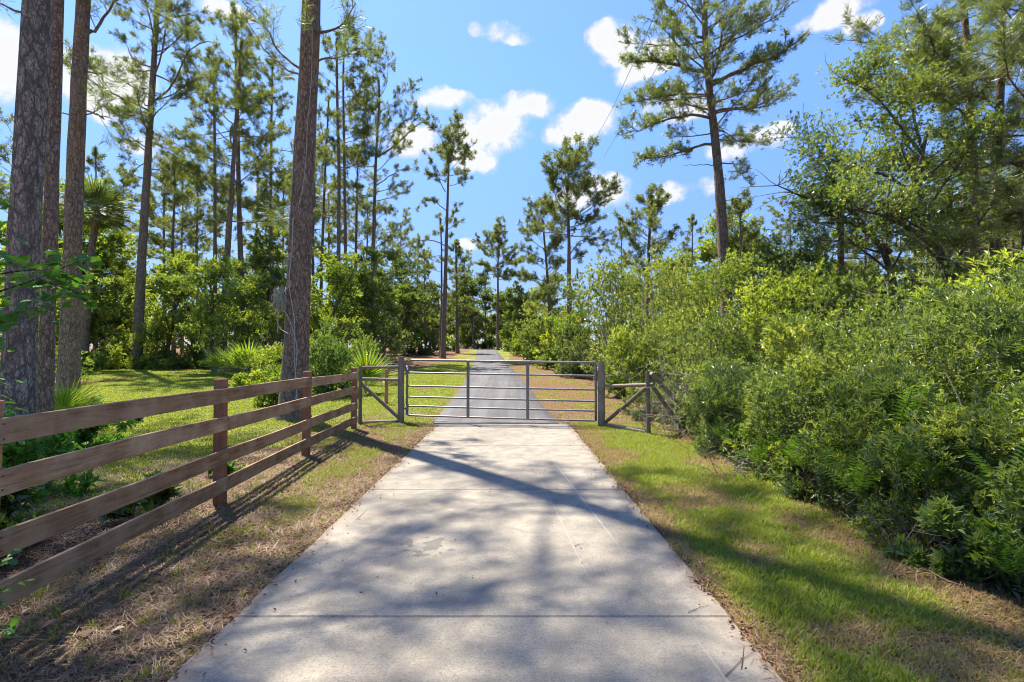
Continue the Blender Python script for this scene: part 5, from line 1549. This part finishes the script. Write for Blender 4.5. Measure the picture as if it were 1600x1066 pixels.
for p in tw:
    q = resample(p, 30)
    L_ = np.linalg.norm(q[-1] - q[0])
    for k in range(int(L_ * 62)):
        c = q[r.randint(5, 29)]
        hang_leaf(Vector(c) + Vector((r.gauss(0, .05), r.gauss(0, .05), r.gauss(0, .055))), sap, .105)
# low sprig in front of the fence at the frame edge
sb2 = Vector((-2.55, 2.25, float(terrain(-2.55, 2.25))))
sp2 = empty('oak_sprig', sb2, 'bright green lobed seedling leaves poking out in front of the lowest board', 'seedling')
t = Tubes()
for pts in ([(-30, 960, 2.3), (0, 925, 2.3), (30, 905, 2.3)], [(-30, 1000, 2.25), (-5, 985, 2.25), (18, 985, 2.2)], [(-30, 900, 2.4), (-8, 880, 2.4), (8, 872, 2.4)]):
    q = resample([np.array(at(*p) - sb2) for p in pts], 12)
    t.add(np.concatenate([[[0, 0, 0]], q]), np.linspace(.004, .0015, 13), 5)
    for k in range(9): hang_leaf(Vector(q[r.randint(4, 11)]) + Vector((r.gauss(0, .015), r.gauss(0, .015), r.gauss(0, .015))), sp2, .062)
link('stem', t.mesh('stem', M['twig'], True), sp2)

# ------------------------------------------------------------------ grass, straw, litter
def scatter_stuff(name, label, protos, P, scl, rot, tilt=None):
    """instances small meshes on a point cloud: nobody could count these"""
    me = bpy.data.meshes.new(name + '_points')
    me.vertices.add(len(P)); me.vertices.foreach_set('co', np.asarray(P, np.float32).ravel())
    for nm, arr in (('scl', scl), ('rotz', rot)):
        a = me.attributes.new(nm, 'FLOAT', 'POINT'); a.data.foreach_set('value', np.asarray(arr, np.float32))
    a = me.attributes.new('pick', 'INT', 'POINT'); a.data.foreach_set('value', rng.integers(0, len(protos), len(P)).astype(np.int32))
    o = link(name, me)
    ng = bpy.data.node_groups.new(name, 'GeometryNodeTree')
    ng.interface.new_socket('Geometry', in_out='INPUT', socket_type='NodeSocketGeometry')
    ng.interface.new_socket('Geometry', in_out='OUTPUT', socket_type='NodeSocketGeometry')
    gi = ng.nodes.new('NodeGroupInput'); go = ng.nodes.new('NodeGroupOutput')
    iop = ng.nodes.new('GeometryNodeInstanceOnPoints'); L = ng.links
    cmbn = ng.nodes.new('GeometryNodeGeometryToInstance')
    for pm in reversed(protos):
        ob = bpy.data.objects.new(name + '_piece', pm)   # not linked into the scene
        oi_ = ng.nodes.new('GeometryNodeObjectInfo'); oi_.inputs['Object'].default_value = ob
        oi_.inputs['As Instance'].default_value = False
        L.new(oi_.outputs['Geometry'], cmbn.inputs[0])
    def attr(nm, ty):
        n = ng.nodes.new('GeometryNodeInputNamedAttribute'); n.data_type = ty; n.inputs['Name'].default_value = nm
        return n.outputs[0]
    cx = ng.nodes.new('ShaderNodeCombineXYZ'); L.new(attr('rotz', 'FLOAT'), cx.inputs[2])
    L.new(gi.outputs[0], iop.inputs['Points']); L.new(cmbn.outputs[0], iop.inputs['Instance'])
    iop.inputs['Pick Instance'].default_value = True
    L.new(attr('pick', 'INT'), iop.inputs['Instance Index'])
    e2r = ng.nodes.new('FunctionNodeEulerToRotation'); L.new(cx.outputs[0], e2r.inputs[0]); L.new(e2r.outputs[0], iop.inputs['Rotation'])
    L.new(attr('scl', 'FLOAT'), iop.inputs['Scale'])
    L.new(iop.outputs[0], go.inputs[0])
    md = o.modifiers.new('scatter', 'NODES'); md.node_group = ng
    return tag(o, label, None, None, 'stuff')


def blade_clump(name, n, h, rad, lean, mat, seed, w=.0035, lo=.3, hi=1.0, flat=False):
    g = np.random.default_rng(seed)
    P = np.stack([g.normal(0, rad, n), g.normal(0, rad, n), np.full(n, -.005)], -1)
    a = g.random(n) * 6.28
    ln = h * g.uniform(.5, 1.15, n)
    if flat:
        d = np.stack([np.cos(a), np.sin(a), g.uniform(-.05, .30, n)], -1); P[:, 2] = g.uniform(.0, .018, n)
    else:
        q = g.uniform(.1, lean, n)
        d = np.stack([np.cos(a) * q, np.sin(a) * q, np.ones(n)], -1)
    d = unit(d)
    s = np.stack([-np.sin(a), np.cos(a), np.zeros(n)], -1) * w
    mid = P + d * ln[:, None] * .55
    bend = np.stack([np.cos(a), np.sin(a), np.full(n, -.3)], -1) * (ln * g.uniform(.05, .35, n))[:, None]
    tip = P + d * ln[:, None] + (bend if not flat else bend * .1)
    V = np.stack([P - s, P + s, mid + s * .8, mid - s * .8, tip], 1).reshape(-1, 3)
    b = np.arange(n)[:, None] * 5
    Q = b + [0, 1, 2, 3]; T_ = b + [3, 2, 4]
    tn = g.uniform(lo, hi, n)
    return np_mesh(name, V, [Q, T_], mat, False, np.concatenate([tn, tn]))


def scatter_pts(x0, x1, y0, y1, dens, fn, seed):
    g = np.random.default_rng(seed)
    n = int((x1 - x0) * (y1 - y0) * dens)
    x = g.uniform(x0, x1, n); y = g.uniform(y0, y1, n)
    keep = g.random(n) < fn(x, y)
    lap = .040 * (vnoise(x * 4 + y * 7, y * 3, 1.0) ** 4) - .006
    ok = ~((x > RX_L + lap) & (x < RX_R - lap) & (y < 10.9)) & ~((np.abs(x - road_c(y)) < 1.42) & (y >= 10.7))
    x, y = x[keep & ok], y[keep & ok]
    # only what the camera or a short step to the side can see
    v = np.abs(x) < (y + 1.2) * 1.25 + .8
    x, y = x[v], y[v]
    z = np.where((x > RX_L - .01) & (x < RX_R + .01) & (y < 10.9), .003, terrain(x, y))
    return np.stack([x, y, z], -1), g


gcl = [blade_clump('turf_tuft', 13, .055, .028, .9, M['grass'], 800 + i, .0034, .55, 1.0) for i in range(4)]
gcl2 = [blade_clump('turf_tuft', 12, .050, .05, 1.1, M['grass'], 810 + i, .006, .45, .95) for i in range(4)]
dry = [blade_clump('dry_tuft', 11, .055, .035, 1.6, M['grass'], 820 + i, .003, .0, .35) for i in range(4)]
strw = [blade_clump('straw_piece', 9, .11, .05, 1, M['straw'], 830 + i, .0016, .1, 1, True) for i in range(5)]

inlawn = lambda x: (x < -3.1)
P, g = scatter_pts(RX_R, 4.2, .9, 11, 1500, lambda x, y: np.clip((cover(x, y) - .30) * 2.2, 0, 1) * (x < hedge_x(y) + .3), 1)
scatter_stuff('verge_grass', 'green turf on the verge between the driveway and the thicket', gcl, P, g.uniform(.6, 1.4, len(P)), g.uniform(0, 6.28, len(P)))
P, g = scatter_pts(RX_R, 4.2, .9, 11, 1300, lambda x, y: np.clip(1.0 - cover(x, y), .18, 1) * (x < hedge_x(y) + .4) * .8, 2)
scatter_stuff('dry_grass', 'dry straw coloured grass on the verge by the thicket', dry, P, g.uniform(.6, 1.35, len(P)), g.uniform(0, 6.28, len(P)))
P, g = scatter_pts(-3.2, RX_L, .9, 11.5, 1100, lambda x, y: np.clip((cover(x, y) - .22) * 1.5, .05, 1), 3)
scatter_stuff('sparse_grass', 'sparse green grass in the pine straw along the fence', gcl, P, g.uniform(.55, 1.2, len(P)), g.uniform(0, 6.28, len(P)))
P, g = scatter_pts(-3.6, RX_L + .03, .9, 11.5, 900, lambda x, y: np.full(len(x), .28), 4)
scatter_stuff('dry_grass', 'dry brown grass in the pine straw along the fence', dry, P, g.uniform(.4, .9, len(P)), g.uniform(0, 6.28, len(P)))
P, g = scatter_pts(-26, -3.1, 2.5, 33, 150, lambda x, y: np.clip((cover(x, y) - .2) * 2, 0.02, 1) * np.clip(1.2 - y / 50, 0, 1), 5)
scatter_stuff('lawn_grass', 'bright green lawn grass behind the board fence', gcl2, P, g.uniform(.8, 1.7, len(P)), g.uniform(0, 6.28, len(P)))
P, g = scatter_pts(-9, 4.5, 10.5, 45, 110, lambda x, y: np.clip((cover(x, y) - .1) * 1.5, .05, 1) * (x < hedge_x(y) + .3) * np.clip(1.2 - y / 50, 0, 1), 6)
scatter_stuff('lawn_grass', 'grass growing beside the asphalt lane', gcl2, P, g.uniform(.8, 1.7, len(P)), g.uniform(0, 6.28, len(P)))
P, g = scatter_pts(-5.6, 4.6, .8, 13, 900, lambda x, y: np.clip(1.05 - cover(x, y) * .9, .05, 1) * np.where((x > RX_R) & (x > RX_R + .3) & (x < hedge_x(y) - .2), .45, .95), 7)
scatter_stuff('pine_straw', 'fallen brown pine needles on the verges', strw, P, g.uniform(.5, 1.1, len(P)), g.uniform(0, 6.28, len(P)))

def flake_mesh(name, n, rad, seed):
    g = np.random.default_rng(seed)
    P = np.stack([g.normal(0, rad, n), g.normal(0, rad, n), g.uniform(.0, .012, n)], -1)
    D = unit(np.stack([g.normal(0, 1, n), g.normal(0, 1, n), g.normal(0, .25, n)], -1))
    N = unit(np.stack([g.normal(0, .5, n), g.normal(0, .5, n), np.ones(n)], -1))
    ln = g.uniform(.012, .032, n)
    return leaves_mesh(name, P, D, N, ln, ln * .55, M['litter'], g.random(n))


flk = [flake_mesh('litter_piece', 7, .035, 850 + i) for i in range(5)]
P, g = scatter_pts(RX_R - .03, RX_R + .42, .9, 11, 1500, lambda x, y: np.clip(1.1 - (x - RX_R) / .36 + (fbm(x, y, .5) - .5), 0, 1), 21)
scatter_stuff('leaf_litter', 'reddish brown litter lining the driveway edge', flk, P, g.uniform(.6, 1.3, len(P)), g.uniform(0, 6.28, len(P)))
P, g = scatter_pts(-4.2, RX_L + .03, .9, 11, 900, lambda x, y: np.clip(.40 + (fbm(x, y, .9) - .5) * 2.2 + np.clip(1 - (RX_L - x) / .3, 0, 1), 0, 1), 22)
scatter_stuff('leaf_litter', 'brown litter of bark and leaves along the fence', flk, P, g.uniform(.6, 1.4, len(P)), g.uniform(0, 6.28, len(P)))
P, g = scatter_pts(2.2, 4.4, 1.5, 11, 500, lambda x, y: np.clip(1 - np.abs(x - hedge_x(y) - .1) / .4, 0, 1), 23)
scatter_stuff('leaf_litter', 'dead leaves under the thicket edge', flk, P, g.uniform(.8, 1.8, len(P)), g.uniform(0, 6.28, len(P)))
# crumbs and needles blown onto the concrete
g = np.random.default_rng(24)
n = 420
x = np.where(g.random(n) < .6, np.where(g.random(n) < .5, RX_L + np.abs(g.normal(0, .12, n)), RX_R - np.abs(g.normal(0, .14, n))), g.uniform(RX_L, RX_R, n)); y = g.uniform(1.2, 10.8, n)
one = [flake_mesh('crumb', 1, .002, 860 + i) for i in range(4)] + [blade_clump('needle_piece', 2, .09, .01, 1, M['straw'], 870 + i, .0009, .1, .7, True) for i in range(2)]
scatter_stuff('driveway_litter', 'scattered brown crumbs and needles on the concrete', one, np.stack([x, y, np.full(n, .001)], -1), g.uniform(.5, 1.1, n), g.uniform(0, 6.28, n))
tall = [blade_clump('tall_tuft', 16, .105, .03, .8, M['grass'], 880 + i, .0038, .6, 1.0) for i in range(3)]
P, g = scatter_pts(RX_R + .2, 4.0, 1.2, 11, 34, lambda x, y: np.clip((cover(x, y) - .3) * 1.6, .06, 1) * (x < hedge_x(y) + .2), 25)
scatter_stuff('tall_grass', 'taller green grass tufts on the verge by the thicket', tall, P, g.uniform(.6, 1.25, len(P)), g.uniform(0, 6.28, len(P)))
P, g = scatter_pts(-3.2, RX_L - .1, 1.2, 11, 10, lambda x, y: np.full(len(x), .5), 26)
scatter_stuff('tall_grass', 'stray taller grass tufts in the straw by the fence', tall, P, g.uniform(.5, .9, len(P)), g.uniform(0, 6.28, len(P)))

# bigger fallen leaves and twigs that one can pick out
dl = oak_leaf('fallen_leaf', 900); dl.materials.clear(); dl.materials.append(M['dead'])
leaf_root = None
for i, (px, py, s) in enumerate(((97, 968, .11), (196, 980, .075), (120, 990, .08), (112, 952, .06), (35, 958, .06), (205, 905, .06), (250, 850, .05))):
    d = pix_dir(px, py); k = -(CAM_H + .02) / d.z; x, y = d.x * k, d.y * k
    z = float(terrain(x, y)) + .035
    x, y = d.x * (z - CAM_H) / d.z, d.y * (z - CAM_H) / d.z
    o = link('fallen_leaf', dl, loc=(x, y, z), rot=(random.uniform(-.3, .3), random.uniform(-.3, .3), random.uniform(0, 6.28)), scale=s)
    tag(o, ('largest pale fallen leaf on the brown straw below the fence', 'small pale leaf lying in the straw patch of sun', 'pale leaf lying just nearer than the largest fallen leaf', 'small leaf lying just beyond the largest fallen leaf', 'fallen leaf under the lowest board', 'dry leaf in the straw between fence and driveway', 'small dry leaf lying closest to the first full fence post')[i], 'leaf', 'fallen leaves')
for (pts, lab) in (([(1133, 1056), (1150, 1040), (1160, 1028), (1176, 1020)], 'dry forked twig lying near the driveway edge'), ([(1158, 1045), (1160, 1030), (1162, 1008)], 'short twig crossing the forked twig near the driveway edge'),
                   ([(898, 853), (905, 850), (912, 850)], 'tiny dark twig on the middle slab'), ([(1075, 957), (1090, 950), (1108, 945)], 'thin dry stem across the driveway joint'), ([(556, 727 + 85), (570, 800), (574, 794)], 'thin straw on the slab left of centre')):
    t = Tubes(); q = []
    for px, py in pts:
        d = pix_dir(px, py); k = -(CAM_H - .006) / d.z; q.append((d.x * k, d.y * k, .006))
    b = Vector(q[0]); t.add(resample([Vector(p) - b for p in q], 8), np.linspace(.0022, .001, 8), 5)
    tag(link('twig', t.mesh('twig', M['twig']), loc=b), lab, 'twig', 'twigs on the driveway')
